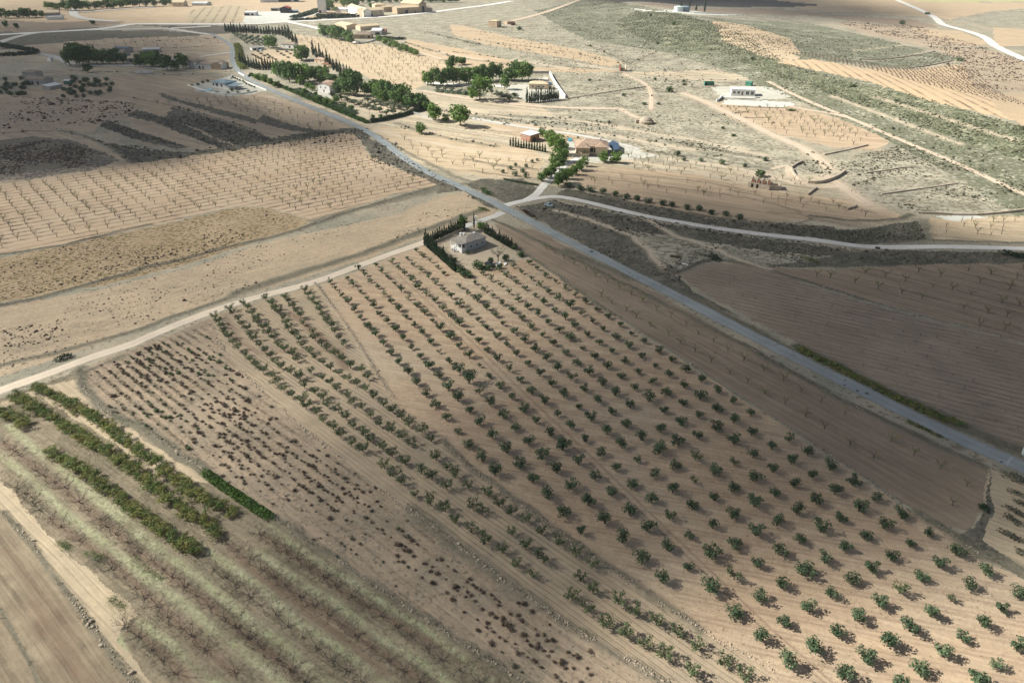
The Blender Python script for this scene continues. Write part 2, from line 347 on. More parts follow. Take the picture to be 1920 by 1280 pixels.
# around and right of the main road, upper middle
field(LW['greyslope'], '470,46 960,-5 1100,-5 960,60 760,75 600,72 500,60', name='ground')
field(S['tanB'], '535,62 620,72 700,82 800,104 860,126 800,156 760,172 700,150 660,130 590,98 545,80', name='orchard_ground')
field(S['tanB'], '470,98 500,92 560,96 560,116 520,122 480,118', name='garden_ground')
field(LW['slope'], '560,190 700,160 1000,190 1050,225 1130,260 1200,300 1560,330 1700,410 1730,440 1500,440 1200,395 1040,350 900,345 760,300 640,215', name='terrace')
field(LW['tanA'], '840,45 870,48 960,70 1080,92 1150,110 1166,118 1140,124 1080,112 980,95 900,80 850,66', name='terrace')
field(LW['tanA'], '760,72 860,90 1000,125 1170,132 1090,136 960,130 860,122 760,90', name='terrace')
field(LW['greyslope'], '1050,142 1160,136 1220,160 1360,185 1440,240 1340,215 1230,225 1060,186', name='ground')
field(LW['greyslope'], '1290,180 1340,205 1440,260 1540,330 1440,310 1240,290 1210,240', name='ground')
field(LW['slope'], '1165,135 1330,130 1440,148 1330,152 1180,142', name='terrace')
field(S['terr'], '1330,195 1345,190 1500,200 1600,230 1680,258 1640,280 1560,275 1440,245 1370,222', name='terrace')
field(LW['greyslope'], '1560,300 1700,270 1930,350 1930,400 1740,402 1640,380 1560,345', name='ground')
field(S['terr'], '1075,322 1150,312 1300,325 1420,355 1560,370 1640,385 1700,408 1640,418 1540,412 1440,414 1320,405 1180,375 1080,345', name='terrace')
field(S['tanB'], '715,235 820,252 1000,280 1020,300 1000,335 900,330 800,305 750,280 705,250', name='field')
field(LW['tanA'], '850,235 1000,232 1160,262 1230,290 1080,275 940,250', name='field')
field(LW['greyslope'], '870,218 1000,215 1180,235 1480,300 1560,330 1440,310 1200,275 1000,235', name='ground')
# hill
field(LW['scrub'], '1000,20 1110,-4 1180,8 1300,30 1500,40 1640,70 1800,110 1700,130 1450,118 1560,120 1930,262 1930,420 1790,330 1640,250 1500,190 1430,165 1390,140 1240,96 1100,75', name='hillside')
field(LW['hillg'], '1190,20 1280,28 1330,45 1390,60 1360,90 1300,100 1220,80 1150,45', name='hillside')
field(LW['hillg'], '1330,45 1430,100 1470,118 1580,150 1700,175 1930,240 1930,305 1800,262 1700,225 1600,190 1500,160 1420,132 1360,100', name='hillside')
field(LW['tanA'], '1330,38 1390,45 1480,72 1500,100 1440,105 1360,80', name='field')
field(S['tanB'], '1350,72 1440,82 1500,108 1470,115 1420,102', name='orchard_ground')
field(S['vine'], '1455,116 1520,110 1620,128 1700,130 1790,120 1835,128 1860,170 1930,232 1860,216 1740,188 1620,150', name='vineyard')
field(LW['tanA'], '1830,170 1930,172 1930,240 1880,215', name='field')
field(S['farbrown'], '1470,24 1700,34 1760,50 1720,52 1560,34', name='field')
field(S['spotted'], '1560,40 1720,50 1830,84 1740,88 1620,62', name='field')
field(S['spotted'], '1740,88 1850,92 1930,118 1930,170 1830,165 1800,110', name='field')
field(LW['tanA'], '1700,50 1800,58 1856,80 1820,86 1740,66', name='field')
field(S['faroliv'], '1640,-12 1960,-12 1960,3 1700,3', name='field')
field(LW['tanA'], '1100,-6 1700,-12 1720,8 1740,30 1560,22 1440,8', name='field')
field(soil('shade_darkened_ploughed_soil', (.085, .075, .068), (.07, .062, .056), 60), '1060,-8 1300,-8 1440,-1 1540,9 1480,13 1340,12 1160,5', name='field')  # ploughed soil, its colour blackened further to include the shadow on this band
field(S['farbrown'], '1180,6 1440,16 1560,24 1480,28 1240,14', name='field')
field(LW['tanA'], '1690,2 1960,5 1960,14 1860,20 1780,38 1745,28', name='field')
field(LW['greyslope'], '1780,36 1860,20 1960,12 1960,52 1860,46', name='ground')
field(LW['tanA'], '1860,50 1960,54 1960,84 1868,86', name='field')
# middle
field(S['young'], '-80,352 90,334 170,320 238,308 400,286 560,262 640,249 664,251 692,292 760,322 824,345 800,352 740,362 640,397 584,412 540,398 500,388 440,386 290,421 180,446 90,461 -80,490', name='almond_field')
field(S['speckled'], '-80,498 90,466 290,424 440,388 500,389 582,413 560,428 480,452 350,495 200,532 -80,580', name='old_vineyard')
field(S['fallow'], '-80,590 170,545 350,503 480,458 600,432 740,402 820,370 870,358 905,384 935,396 840,428 760,455 680,487 560,522 430,557 300,602 100,672 -80,730', name='fallow_field')
field(LW['dark'], '700,262 760,300 860,352 905,372 935,392 905,385 870,357 820,362 822,346 760,320 695,292 668,252', name='road_verge')
field(LW['dark'], '870,345 960,385 1010,355 980,335 900,335', name='road_verge')
field(LW['dark'], '965,388 1035,375 1240,418 1440,449 1600,467 1930,472 1930,492 1700,497 1560,500 1440,500 1345,486 1290,502 1265,515 1300,545 1390,595 1250,540 1100,462', name='weedy_ground')
field(LW['greyslope'], '1180,430 1440,470 1560,480 1440,498 1340,484 1270,506 1230,480', name='weedy_ground')
field(S['tanB'], '1740,408 1930,403 1930,452 1745,448', name='field')
field(LW['dark'], '1060,352 1180,378 1320,408 1440,422 1600,430 1720,412 1735,450 1620,458 1540,447 1440,436 1240,408 1100,378 1040,364', name='weedy_ground')
field(S['sapling'], '1345,492 1440,500 1560,505 1665,498 1740,494 1980,492 1980,660 1840,620 1715,588 1615,561 1540,536', name='sapling_field')
field(S['plough2'], '1268,514 1295,503 1340,492 1440,508 1540,540 1615,565 1715,592 1840,624 1990,665 1990,870 1860,828 1700,748 1500,645 1330,555', name='ploughed_field')
field(S['brown'], '925,418 960,425 1000,430 1100,480 1250,560 1400,645 1560,735 1700,802 1846,872 1852,905 1838,940 1828,983 1800,992 1770,985 1720,957 1602,883 1502,817 1440,772 1335,707 1228,637 1122,569 1022,497 975,468 935,440', name='brown_field')
field(S['track'], '1850,872 1990,935 1990,1140 1880,1056 1832,1000 1842,940', name='sandy_ground')
field(LW['dark'], '1790,1005 1830,985 1850,920 1853,875 1860,960 1838,1010 1930,1075 1930,1090 1860,1050', name='weedy_bank')
field(S['grove'], '600,533 790,458 800,465 860,507 960,490 1000,480 1022,503 1122,575 1228,643 1335,713 1440,779 1502,823 1602,888 1712,960 1790,1010 1830,1040 1990,1120 1990,1420 1560,1420 1435,1248 1360,1208 1285,1163 1210,1113 1135,1063 1060,1008 960,938 880,878 830,828 780,790 735,748 705,700 665,632 630,585', name='olive_grove_ground')
field(S['cotyard'], '800,455 900,412 925,425 975,470 1000,482 960,490 870,508', name='cottage_yard')
field(S['leafstrip'], '400,592 480,567 595,532 630,585 665,632 705,700 735,748 780,790 830,828 880,878 960,938 1060,1008 1135,1063 1210,1113 1285,1163 1360,1208 1435,1248 1560,1420 1400,1400 1190,1245 1080,1183 1017,1138 960,1103 905,1058 842,1013 767,960 705,913 630,850 580,813 517,758 470,713 437,678 410,640', name='almond_strip_ground')
field(S['brush'], '150,690 320,625 400,593 410,640 437,678 470,713 517,758 580,813 630,850 705,913 767,960 842,1013 905,1058 960,1103 1017,1138 1080,1183 1190,1245 1400,1400 1150,1420 985,1290 830,1182 705,1100 580,1015 512,967 382,880 287,815 212,780 175,752', name='abandoned_vineyard')
field(S['bare'], '-90,765 0,745 80,716 150,692 175,752 212,780 287,815 382,880 512,967 580,1015 705,1100 830,1182 985,1290 1150,1420 300,1420 250,1285 -90,900', name='orchard_ground')
field(S['track'], '-90,770 0,750 90,720 150,712 175,752 240,800 280,830 395,905 300,890 150,790 70,740 0,765 ', name='sandy_ground')
field(S['track'], '-90,830 0,895 28,925 62,975 105,1020 150,1058 220,1112 262,1150 230,1165 215,1200 260,1250 340,1330 300,1400 212,1227 175,1175 140,1125 100,1077 62,1020 12,967 -90,880', name='sandy_track')
field(S['plough1'], '-120,900 0,958 12,970 62,1025 100,1080 140,1128 175,1178 212,1230 300,1360 300,1430 -120,1430', name='ploughed_field')
# yards
field(S['white'], '450,42 462,22 520,21 575,24 612,12 618,18 545,41 500,43', name='gravel_yard')
field(S['yard'], '355,158 400,150 432,140 440,147 500,168 470,176 420,180 365,170', name='gravel_yard')
field(S['yard'], '950,160 1012,152 1020,140 1060,182 1045,188 990,192 950,170', name='gravel_yard')
field(S['yard'], '1332,163 1372,160 1430,160 1470,172 1480,182 1420,186 1350,182', name='gravel_yard')
field(S['white'], '1362,186 1440,188 1482,191 1492,198 1440,200 1352,194', name='gravel_yard')
field(S['yard'], '1060,262 1150,268 1240,292 1150,300 1090,305 1062,285', name='gravel_yard')
field(S['yard'], '580,172 600,168 625,172 615,188 590,185', name='gravel_yard')
field(S['white'], '1170,14 1230,20 1290,20 1400,25 1300,27 1200,20', name='gravel_yard')
field(S['white'], '1750,405 1800,401 1850,405 1790,414', name='gravel_yard')

STROKES = []   # channel (0 scrub, 1 pale dust, 2 turned brown earth), points, width, strength, berm height, undergrowth density
def stroke(ch, pts, w, s=1.0, berm=0.0, dens=0.0, kind='gbrush'): STROKES.append((ch, UU(pts), w, s, berm, dens, kind))
# field banks
stroke(0, '-40,483 40,473 110,462 180,445 240,430 285,421', 1.5, 1, .9, 2.2)
stroke(0, '-60,590 0,573 60,562 120,547 180,530 240,513 280,500 350,485 400,470 470,455 530,440 590,420 640,402 700,385 740,372 800,356 830,345', 1.7, 1, .9, 2.0)
stroke(0, '-40,696 60,672 110,660 180,640 250,622 330,592 400,570 440,553', 2.0, .85, .3, .8)
stroke(0, '440,551 560,512 680,476 760,446 830,420 900,395', 3.5, .9, .3, 1.2)
stroke(0, '590,415 660,393 760,372 830,352 870,345', 4.0, .7, .2, .8, 'brush')
stroke(0, '0,752 80,722 150,700 230,668', 1.3, .8, .2, 1.0)
stroke(0, '150,690 155,722 175,752 212,780 250,795 287,815 337,852 382,882', 2.2, .95, .5, 2.0)
stroke(0, '512,967 580,1015 630,1045 705,1100 755,1132 830,1182 930,1247 1010,1300', 1.3, .8, .4, 1.8)
stroke(0, '590,530 630,582 665,632 705,698 740,748', .8, .5, .3, .5)
stroke(0, '830,825 880,875 960,935 1000,962 1060,1005 1135,1060 1210,1110 1285,1160 1310,1178', 1.4, .75, .5, 1.4)
stroke(0, '770,957 842,1012 905,1058 955,1095', 2.6, .8, .3, 1.0)
stroke(0, '960,1103 1017,1138 1080,1183 1190,1245 1260,1290', 1.6, .7, .4, 1.4)
stroke(0, '5,960 62,1022 100,1080 140,1128 175,1178 212,1230 260,1290', 1.0, .8, .3, 1.6)
stroke(0, '975,470 1022,500 1072,537 1122,572 1160,595', 1.5, .8, .3, 1.5)
stroke(0, '1160,595 1230,640 1335,710 1440,777 1560,855 1652,917 1722,962', .7, .5, .3, .5)
stroke(0, '1722,962 1790,1007 1830,1035 1890,1057 1940,1085', 2.2, .9, .4, 1.8)
stroke(0, '925,412 985,440 1100,497 1250,572 1400,650 1560,740 1700,808 1845,874', 1.6, .9, .2, 1.6)
stroke(0, '1060,470 1180,520 1300,560 1400,612 1500,668', 3.2, .9, .2, 1.0)
stroke(0, '1500,652 1600,705 1700,752 1800,800 1890,838 1940,862', 3.6, 1, .3, 2.2)
stroke(0, '1262,514 1300,498 1340,484', 1.6, 1, .8, 2.5)
stroke(0, '1340,484 1440,506 1540,536 1615,561', 1.5, .9, .3, 1.2)
stroke(0, '1615,561 1715,588 1840,620 1960,650', 1.1, .6, .3, .8)
stroke(0, '1540,500 1610,497 1665,499', 1.3, .8, .3, 1.0)
stroke(0, '1040,372 1110,386 1240,416 1440,445', 2.0, .5, .1, 1.0)
stroke(0, '1440,418 1520,432 1600,450 1700,452 1735,440 1732,415', 6, .6, 0, 1.2)
stroke(0, '1740,450 1820,453 1930,456', 1.8, .7, .2, 1.5)
stroke(0, '1500,470 1660,475 1800,478 1930,480', 4, .6, 0, .8)
stroke(0, '1060,345 1180,380 1330,408 1440,422 1560,428', 1.8, 1, .8, 1.5)
for s in ('1090,318 1200,330 1320,342 1420,362', '1360,355 1440,372 1540,382 1640,400', '1090,330 1200,345 1340,362 1440,380 1500,398', '1440,398 1500,402 1520,410 1495,420'):
    stroke(0, s, 1.3, .7, .5, .7)
stroke(0, '1520,405 1600,415 1690,412 1705,402', 2.2, .9, .6, .8, 'brush')
for s, w in (('15,797 87,860 175,927 220,960 275,1010 375,1085 480,1172 530,1207 567,1242 630,1295', 2.3), ('0,852 62,902 120,960 200,1020 275,1085 350,1135 410,1190 470,1230 540,1290', 2.3),
             ('262,1165 325,1210 375,1255 430,1300', 2.0), ('375,1022 480,1095 567,1172 630,1210 680,1247 740,1300', 2.2),
             ('480,1032 567,1095 630,1130 705,1190 790,1240 860,1295', 2.0), ('505,987 580,1042 660,1090 730,1140 805,1185 920,1275', 1.7)):
    stroke(3, s, w * .42, .85)
for s, w in (('85,850 175,935 240,985 300,1040', 1.4), ('240,1050 270,1075 305,1088', 1.2), ('205,1140 215,1180 240,1230', 1.0)):
    stroke(3, s, w * .5, .9)
for pts in ('95,972 150,1015 210,1050 270,1110 325,1160 385,1215 440,1260', '190,975 260,1035 315,1075 370,1115 420,1155 470,1200 520,1235 560,1270', '495,1065 560,1120 620,1155 680,1200 740,1240 800,1285', '490,1005 580,1062 660,1120 740,1165 830,1215 900,1260', '430,1025 480,1075 560,1130 640,1195 720,1260', '8,830 70,880 120,918 165,955 200,985', '250,1175 300,1220 350,1270'):
    stroke(2, pts, .85, .62); stroke(0, pts, 1.3, .38)
# terraces in the upper middle
for s, w in (('700,243 780,262 900,285 1000,300', 3), ('900,228 1000,236 1150,255 1300,282', 3.5), ('1160,240 1300,262 1430,290', 3), ('1050,222 1160,238 1200,246', 3), ('870,205 960,208 1060,214', 3), ('1250,298 1360,312 1440,330 1500,345', 3.5), ('1180,300 1300,322 1400,340', 2.5), ('760,215 860,232 960,246', 3), ('1080,120 1160,133', 4), ('960,112 1060,128', 4), ('820,98 900,112', 5)):
    stroke(1, s, w, .85)
for s, w in (('1090,262 1200,280 1330,305 1450,325', 1.4), ('1060,244 1200,262 1330,285 1450,312', 1.3), ('900,240 1010,262 1060,268', 1.2), ('1090,305 1200,315 1320,325 1420,345', 1.5), ('760,195 860,215 960,226', 1.6), ('1110,110 1200,126 1320,133', 1.6), ('850,98 960,112 1080,128 1160,134', 2.2), ('860,70 960,84 1060,98 1140,112', 2.2), ('1100,150 1200,158 1300,160', 1.4), ('745,232 790,248 850,262 930,275', 4), ('870,298 930,310 1000,318', 2.5), ('880,320 950,330 1020,340', 1.5), ('870,214 960,218 1060,224 1160,232', 5), ('900,245 1000,250 1100,262 1180,275', 1.5),
             ('1000,235 1120,250 1240,270 1380,300', 3), ('1050,205 1150,212 1165,205', 1.5), ('820,205 880,222 960,232', 4), ('800,60 860,75 900,85', 6), ('760,80 860,110 960,122', 4),
             ('1100,85 1180,120 1230,98', 3), ('1220,133 1300,132 1345,130', 1.2), ('1240,150 1330,150 1395,150', 1.2), ('1340,200 1420,200 1480,205', 1.6), ('1365,212 1430,211 1470,212', 1.3), ('1385,220 1450,222', 1.2),
             ('1410,232 1490,230', 1.2), ('1080,185 1150,172 1210,163', 1.0), ('1510,290 1560,283 1625,272', 1.2), ('1240,262 1340,282 1440,300', 3), ('1210,285 1320,295 1440,318', 3),
             ('700,250 760,285 850,330 940,360', 2.5), ('440,80 446,100 452,128', 3), ('455,45 395,50', 3)):
    stroke(0, s, w, .7, .4, .35)
for s in ('1600,95 1700,84 1790,86', '1600,112 1680,110 1750,96', '1690,128 1740,126 1785,116', '1640,182 1740,212 1900,262', '1560,180 1680,225 1800,270'):
    stroke(1, s, 2.5, .8, .3)
# left shaded strips
for s in ('0,250 60,246 120,246 160,256 200,272 240,300 250,308', '20,182 130,187 250,194', '60,140 120,133 250,136 330,142 430,135', '60,90 200,82 420,72', '70,100 200,92 330,90 425,84', '0,106 60,100', '250,185 330,200 480,245'):
    stroke(0, s, 2.0, .8, .4, .3)
stroke(0, '0,270 60,262 120,275 150,292 100,312 0,318', 9, .7)
# fallow-field stains
for s, w in (('215,548 240,543', 3), ('130,580 160,575', 4), ('140,612 200,605', 5), ('60,640 180,618', 6), ('20,655 120,640', 5), ('310,540 330,538', 2), ('360,565 410,552', 2), ('450,545 475,535', 3), ('390,556 410,550', 2), ('680,470 780,440', 3)):
    stroke(0, s, w, .42)
# brown turned earth
stroke(2, '550,590 590,620 630,660 650,690', 1.5, .75); stroke(2, '420,590 450,640 480,660 640,655', 1.2, .5); stroke(2, '545,585 600,640', 1.0, .6)
stroke(2, '60,1130 130,1230 170,1290', 1.5, .6); stroke(2, '10,1030 80,1120 140,1200', 1.2, .4); stroke(0, '0,1140 30,1195 60,1250 75,1290', .45, .9, 0, .8)
# twin ruts through the olive grove
for du in (-5.5, 5.5):
    stroke(2, [(a + du, b - du * .4) for a, b in ((740, 515), (757, 532), (877, 640), (960, 722), (1085, 840), (1210, 960), (1330, 1075), (1440, 1180), (1560, 1285), (1600, 1320))], .3, .6)
HL = np.array([[55.32773187401133, -0.8164127957121188, 1045.0722231706543], [-0.556840415058227, 3.783220724265363, 780.3218824759792], [0.016201332033595833, -0.02461747538617303, 1.0]])
GVP = '612,535 790,466 862,512 960,496 1010,502 1215,645 1440,785 1702,965 1990,1130 1990,1380 1560,1380 1230,1098 960,915 790,768 705,660'
GVN = np.array([tuple(map(float, q.split(','))) for q in GVP.split()])
def inp1(u, v):
    c = False
    for a_, b_ in zip(GVN, np.roll(GVN, -1, 0)):
        if (a_[1] > v) != (b_[1] > v) and u < (b_[0] - a_[0]) * (v - a_[1]) / (b_[1] - a_[1]) + a_[0]: c = not c
    return c
for d_ in range(-30, 30):
    for o_ in (.38, .62):
        pp = []
        for k_ in range(-28, 28):
            q_ = HL @ np.array([k_ * .5, k_ * .5 - d_ - o_, 1.])
            if q_[2] > 0:
                u_, v_ = q_[:2] / q_[2]
                if v_ < 1380 and inp1(u_, v_): pp.append((u_, v_))
        if len(pp) > 1: stroke(2, [pp[0], pp[len(pp) // 2], pp[-1]], .26, .42)
stroke(1, '700,660 780,690 820,730', 8, .22)
stroke(1, '1180,410 1260,420 1330,425', 1.2, .4); stroke(1, '1570,465 1600,468 1640,466', 2, .6)
# scrub paths
TR = dict(scrubtrack='1042,394 1110,414 1150,428 1185,443 1210,463 1225,480 1240,500', side='1216,410 1235,425 1262,440 1310,455 1360,475 1400,492 1440,505',
          hill1='1170,140 1200,152 1217,162 1222,180 1221,206', hill2='1162,204 1180,214 1198,222', hill3='1280,175 1320,190 1350,205 1400,228 1440,250 1502,275 1540,300 1556,318',
          hill4='1545,330 1580,350 1610,372 1635,388', foot='1502,120 1440,92', foot2='1010,45 1050,60 1150,85')
for k, w in (('scrubtrack', 1.8), ('side', 1.6), ('hill1', 2.5), ('hill2', 3), ('hill3', 4.5), ('hill4', 5)):
    stroke(1, TR[k], w, 1.0)
for s_, w_ in (('1080,150 1160,165 1230,172', 14), ('1290,195 1370,225 1430,245', 12), ('1640,288 1720,300 1800,322', 14), ('1640,345 1720,345 1800,360', 9), ('1660,378 1740,375 1820,385', 7), ('1450,295 1500,300', 9), ('900,222 980,228 1040,236', 7), ('1560,352 1620,360', 5), ('1000,75 1080,82', 14), ('860,45 960,62', 16), ('960,150 1040,168', 5)):
    stroke(0, s_, w_, .42)

# ------------------------------------------------------------ ground mesh
azf = np.arange(-54, 54.001, 0.118); azl = np.linspace(54, 306, 60)[1:-1]
az = np.radians(np.concatenate([azf, azl])); NA = len(az)
vs = np.arange(1470, -70, -1.75)
rr = CAMH / np.tan(TH + np.arctan((vs - 640) / F))
rr = np.concatenate([[2, 20, 40, 55], rr[rr > 60], [3300, 3700, 4000]]); NR = len(rr)
R_, A_ = np.meshgrid(rr, az, indexing='ij')
GX = R_ * np.sin(A_); GY = R_ * np.cos(A_); GZ = T(GX, GY)
wx = GX + .1 * np.sin(GX * 1.7 + 2 * np.sin(GY * .9)) + .3 * np.sin(GY * .45 + GX * .2) * (.6 + R_ / 350)
wy = GY + .1 * np.sin(GY * 1.9 + 2 * np.sin(GX * .8)) + .3 * np.sin(GX * .41 - GY * .3) * (.6 + R_ / 350)
wx = wx.ravel(); wy = wy.ravel(); NV = NR * NA
PAINT = np.zeros((NV, 4), np.float32); PAINT[:, 3] = 0
FID = np.zeros(NV, np.int32)
def inpoly(x, y, P):
    c = np.zeros(len(x), bool); n = len(P)
    for i in range(n):
        x1, y1 = P[i]; x2, y2 = P[(i + 1) % n]
        if y1 == y2: continue
        k = ((y1 > y) != (y2 > y)) & (x < (x2 - x1) * (y - y1) / (y2 - y1) + x1)
        c ^= k
    return c
for i, (nm, mt, P, SK, w) in enumerate(FIELDS):
    Q = P if P is not None else SK; pad = 0 if P is not None else w
    lo = Q.min(0) - pad; hi = Q.max(0) + pad
    k = np.nonzero((wx > lo[0]) & (wx < hi[0]) & (wy > lo[1]) & (wy < hi[1]))[0]
    ins = inpoly(wx[k], wy[k], P) if P is not None else dseg(wx[k], wy[k], SK) < w / 1.6
    FID[k[ins]] = i + 1
gz = GZ.ravel()
for ch, P, w, s, berm, dens, kind in STROKES:
    if w <= 0: continue
    lo = P.min(0) - 3 * w; hi = P.max(0) + 3 * w
    qx, qy = (wx, wy) if w >= 1.2 else (GX.ravel(), GY.ravel())
    k = np.nonzero((qx > lo[0]) & (qx < hi[0]) & (qy > lo[1]) & (qy < hi[1]))[0]
    d = dseg(qx[k], qy[k], P) / w
    PAINT[k, ch] = np.maximum(PAINT[k, ch], s * np.exp(-(d ** 2) * 1.1))
    if berm: gz[k] += berm * .7 * np.exp(-(d ** 2) * 1.5)
GZ = gz.reshape(NR, NA)
Vall = np.stack([GX.ravel(), GY.ravel(), GZ.ravel()], 1)
ii, jj = np.meshgrid(np.arange(NR - 1), np.arange(NA), indexing='ij'); j2 = (jj + 1) % NA
Q4 = np.stack([ii * NA + jj, ii * NA + j2, (ii + 1) * NA + j2, (ii + 1) * NA + jj], -1).reshape(-1, 4)[:, ::-1]
ff = FID[Q4[:, 0]]
gobs = {}
for fid in np.unique(ff):
    q = Q4[ff == fid]; u, inv = np.unique(q.ravel(), return_inverse=True)
    nm, mt = ('ground', base_mat) if fid == 0 else (FIELDS[fid - 1][0], FIELDS[fid - 1][1])
    me = mk_mesh(nm, Vall[u], inv.reshape(-1, 4).astype(np.int32), mt, True)
    at = me.color_attributes.new('paint', 'FLOAT_COLOR', 'POINT'); at.data.foreach_set('color', PAINT[u].ravel())
    obj(nm, me, kind='structure')
rl = np.log(rr)
def G(x, y):
    x = np.asarray(x, float); y = np.asarray(y, float)
    a = np.arctan2(x, y); r = np.hypot(x, y)
    fi = np.clip(np.interp(r, rr, np.arange(NR)), 0, NR - 1.001); fj = np.clip((a - az[0]) / radians(.118), 0, len(azf) - 1.001)
    i0 = fi.astype(int); j0 = fj.astype(int); a_ = fi - i0; b_ = fj - j0
    return (GZ[i0, j0] * (1 - a_) * (1 - b_) + GZ[i0 + 1, j0] * a_ * (1 - b_) + GZ[i0, j0 + 1] * (1 - a_) * b_ + GZ[i0 + 1, j0 + 1] * a_ * b_)
def P3(u, v, dz=0):
    p = U(u, v); return np.array([p[0], p[1], float(G(p[0], p[1])) + dz])

# ------------------------------------------------------------ roads
def smooth_poly(P, n=3):
    for _ in range(n):
        Q = [P[0]]
        for a, b in zip(P[:-1], P[1:]): Q += [a * .75 + b * .25, a * .25 + b * .75]
        Q.append(P[-1]); P = np.array(Q)
    return P
def road_mat(name, c1, c2, rut, edge, fine=.15):
    m = bpy.data.materials.new(name); b = NB(m)
    P = b.new('ShaderNodeNewGeometry').outputs['Position']; at = b.new('ShaderNodeAttribute', attribute_name='across')
    nf = b.noise(P, 1.6, 5, .7); nb = b.noise(P, .12, 4, .6)
    col = b.mix(b.ramp(nb, .35, .65), c1, c2)
    ab = b.math('ABSOLUTE', at.outputs['Fac'])
    g = b.math('SUBTRACT', ab, .45); g = b.math('MULTIPLY', g, g); g = b.math('MULTIPLY', g, -30.0); g = b.math('POWER', 2.718, g)
    val = b.math('MULTIPLY_ADD', g, rut, 1.0)
    val = b.math('MULTIPLY', val, b.math('MULTIPLY_ADD', nf, fine * 2, 1 - fine))
    col = b.mul(col, val)
    e = b.math('ADD', ab, b.math('MULTIPLY_ADD', b.noise(P, .9, 4, .7), .5, -.25))
    col = b.mix(b.ramp(e, .82, 1.02), col, edge)
    b.out(col, .85, nf, .2, .03); return m
RM = dict(asphalt=road_mat('asphalt', (.255, .28, .28), (.215, .24, .24), .12, (.22, .215, .19), .1),
          white=road_mat('white_gravel_track', (.62, .605, .56), (.55, .535, .49), .12, (.38, .34, .28)),
          dirt=road_mat('pale_dirt_road', (.56, .48, .375), (.50, .43, .34), .10, (.38, .32, .24)),
          sand=road_mat('sandy_path', (.50, .41, .31), (.45, .37, .28), .12, (.40, .32, .24)),
          conc=road_mat('concrete_lane', (.50, .485, .44), (.46, .45, .41), .05, (.34, .31, .26)))
def road(pts, w, mat, name='road', dz=.05, label=None):
    P = smooth_poly(UU(pts)); n = len(P)
    # resample
    L = np.concatenate([[0], np.cumsum(np.hypot(*np.diff(P, axis=0).T))]); N = max(8, int(L[-1] / 1.6))
    s = np.linspace(0, L[-1], N); P = np.stack([np.interp(s, L, P[:, 0]), np.interp(s, L, P[:, 1])], 1)
    D = np.gradient(P, axis=0); D /= np.linalg.norm(D, axis=1)[:, None] + 1e-9; Nn = np.stack([-D[:, 1], D[:, 0]], 1)
    K = np.array([-1, -.8, -.4, 0, .4, .8, 1]); wj = w / 2 * (1 + .05 * np.sin(s * .21 + 1) + .03 * np.sin(s * .9))
    X = P[:, None, 0] + Nn[:, None, 0] * K[None] * wj[:, None]; Y = P[:, None, 1] + Nn[:, None, 1] * K[None] * wj[:, None]
    r = np.hypot(X, Y); Z = G(X, Y) + dz + np.maximum(0, r - 200) * 3.5e-4; Z[:, 0] -= .03; Z[:, -1] -= .03
    k = len(K); i, j = np.meshgrid(np.arange(N - 1), np.arange(k - 1), indexing='ij')
    Fq = np.stack([i * k + j, (i + 1) * k + j, (i + 1) * k + j + 1, i * k + j + 1], -1).reshape(-1, 4)[:, ::-1]
    me = mk_mesh(name, np.stack([X, Y, Z], -1).reshape(-1, 3), Fq.astype(np.int32), RM[mat], True)
    a = me.attributes.new('across', 'FLOAT', 'POINT'); a.data.foreach_set('value', np.tile(K, N).astype(np.float32))
    return obj(name, me, kind='structure', label=label)
MAIN = '395,64 412,72 430,82 437,94 435,110 440,127 455,142 475,154 530,179 580,200 630,220 667,235 687,246 710,260 730,275 755,295 790,317 805,325 855,347 905,369 942,388 985,410 1060,450 1110,474 1180,511 1260,551 1440,645 1615,731 1740,795 1865,852 1915,874 2060,940'
road('945,386 975,378 1000,373 1035,368 1065,371 1110,381 1185,400 1260,415 1360,431 1440,441 1540,451 1600,461 1665,464.5 1765,462 1915,466 2100,472', 4.4, 'white', 'track', .055)
road('985,377 1005,366 1016,352 1024,343 1045,325 1062,305 1085,298', 4.6, 'white', 'track', .06)
road('942,398 930,405 895,416 868,426', 4.2, 'conc', 'track', .055)
road('800,452 793,456 730,477 655,505 580,533 475,558 375,591 275,632 250,645 175,668 100,697 0,732 -110,775', 4.3, 'dirt', 'dirt_road', .055)
road(MAIN, 5.3, 'asphalt', 'road', .09)
road('-60,70 0,66 100,60 175,56 215,52 245,45 350,46 480,46 542,41 600,39 680,34.5 740,31 805,24 860,17 905,12 960,3', 17, 'white', 'road', .05)
road('170,57 300,54.5 395,50', 13, 'conc', 'road', .05)
road('-40,95 0,80 30,70 62,63 110,59', 11, 'conc', 'track', .05)
road('310,53 350,60 398,66', 8, 'conc', 'track', .05)
road('140,17 135,30 170,38 220,41', 14, 'conc', 'track', .05)
road('150,24 220,18 290,14', 14, 'conc', 'track', .05)
road('72,100 95,105 115,111 128,120 175,124.5 250,122.5 300,130 345,128 420,124', 8, 'conc', 'track', .05)
road('300,90 425,84', 6, 'sand', 'path', .05)
road('375,107 432,99', 6, 'conc', 'track', .05)
road('540,42 590,52 620,60', 11, 'white', 'track', .05)
road('955,41 1010,28 1060,11 1090,0', 10, 'sand', 'path', .05)
road('690,80 740,82 790,100 830,112', 5, 'sand', 'path', .05)
road('795,155 860,160 905,160 950,163', 8, 'white', 'track', .05)
road('790,170 870,185 960,196 1060,203 1160,204', 6, 'sand', 'track', .05)
road('880,222 930,230 1000,242 1100,255 1200,280', 4.5, 'conc', 'track', .05)
road('1440,153 1502,185 1590,220 1652,247 1722,277 1802,310 1860,337 1915,362 2000,398', 3.8, 'sand', 'path', .05)
road('1480,199 1515,207 1555,212 1590,221', 3.5, 'sand', 'path', .05)
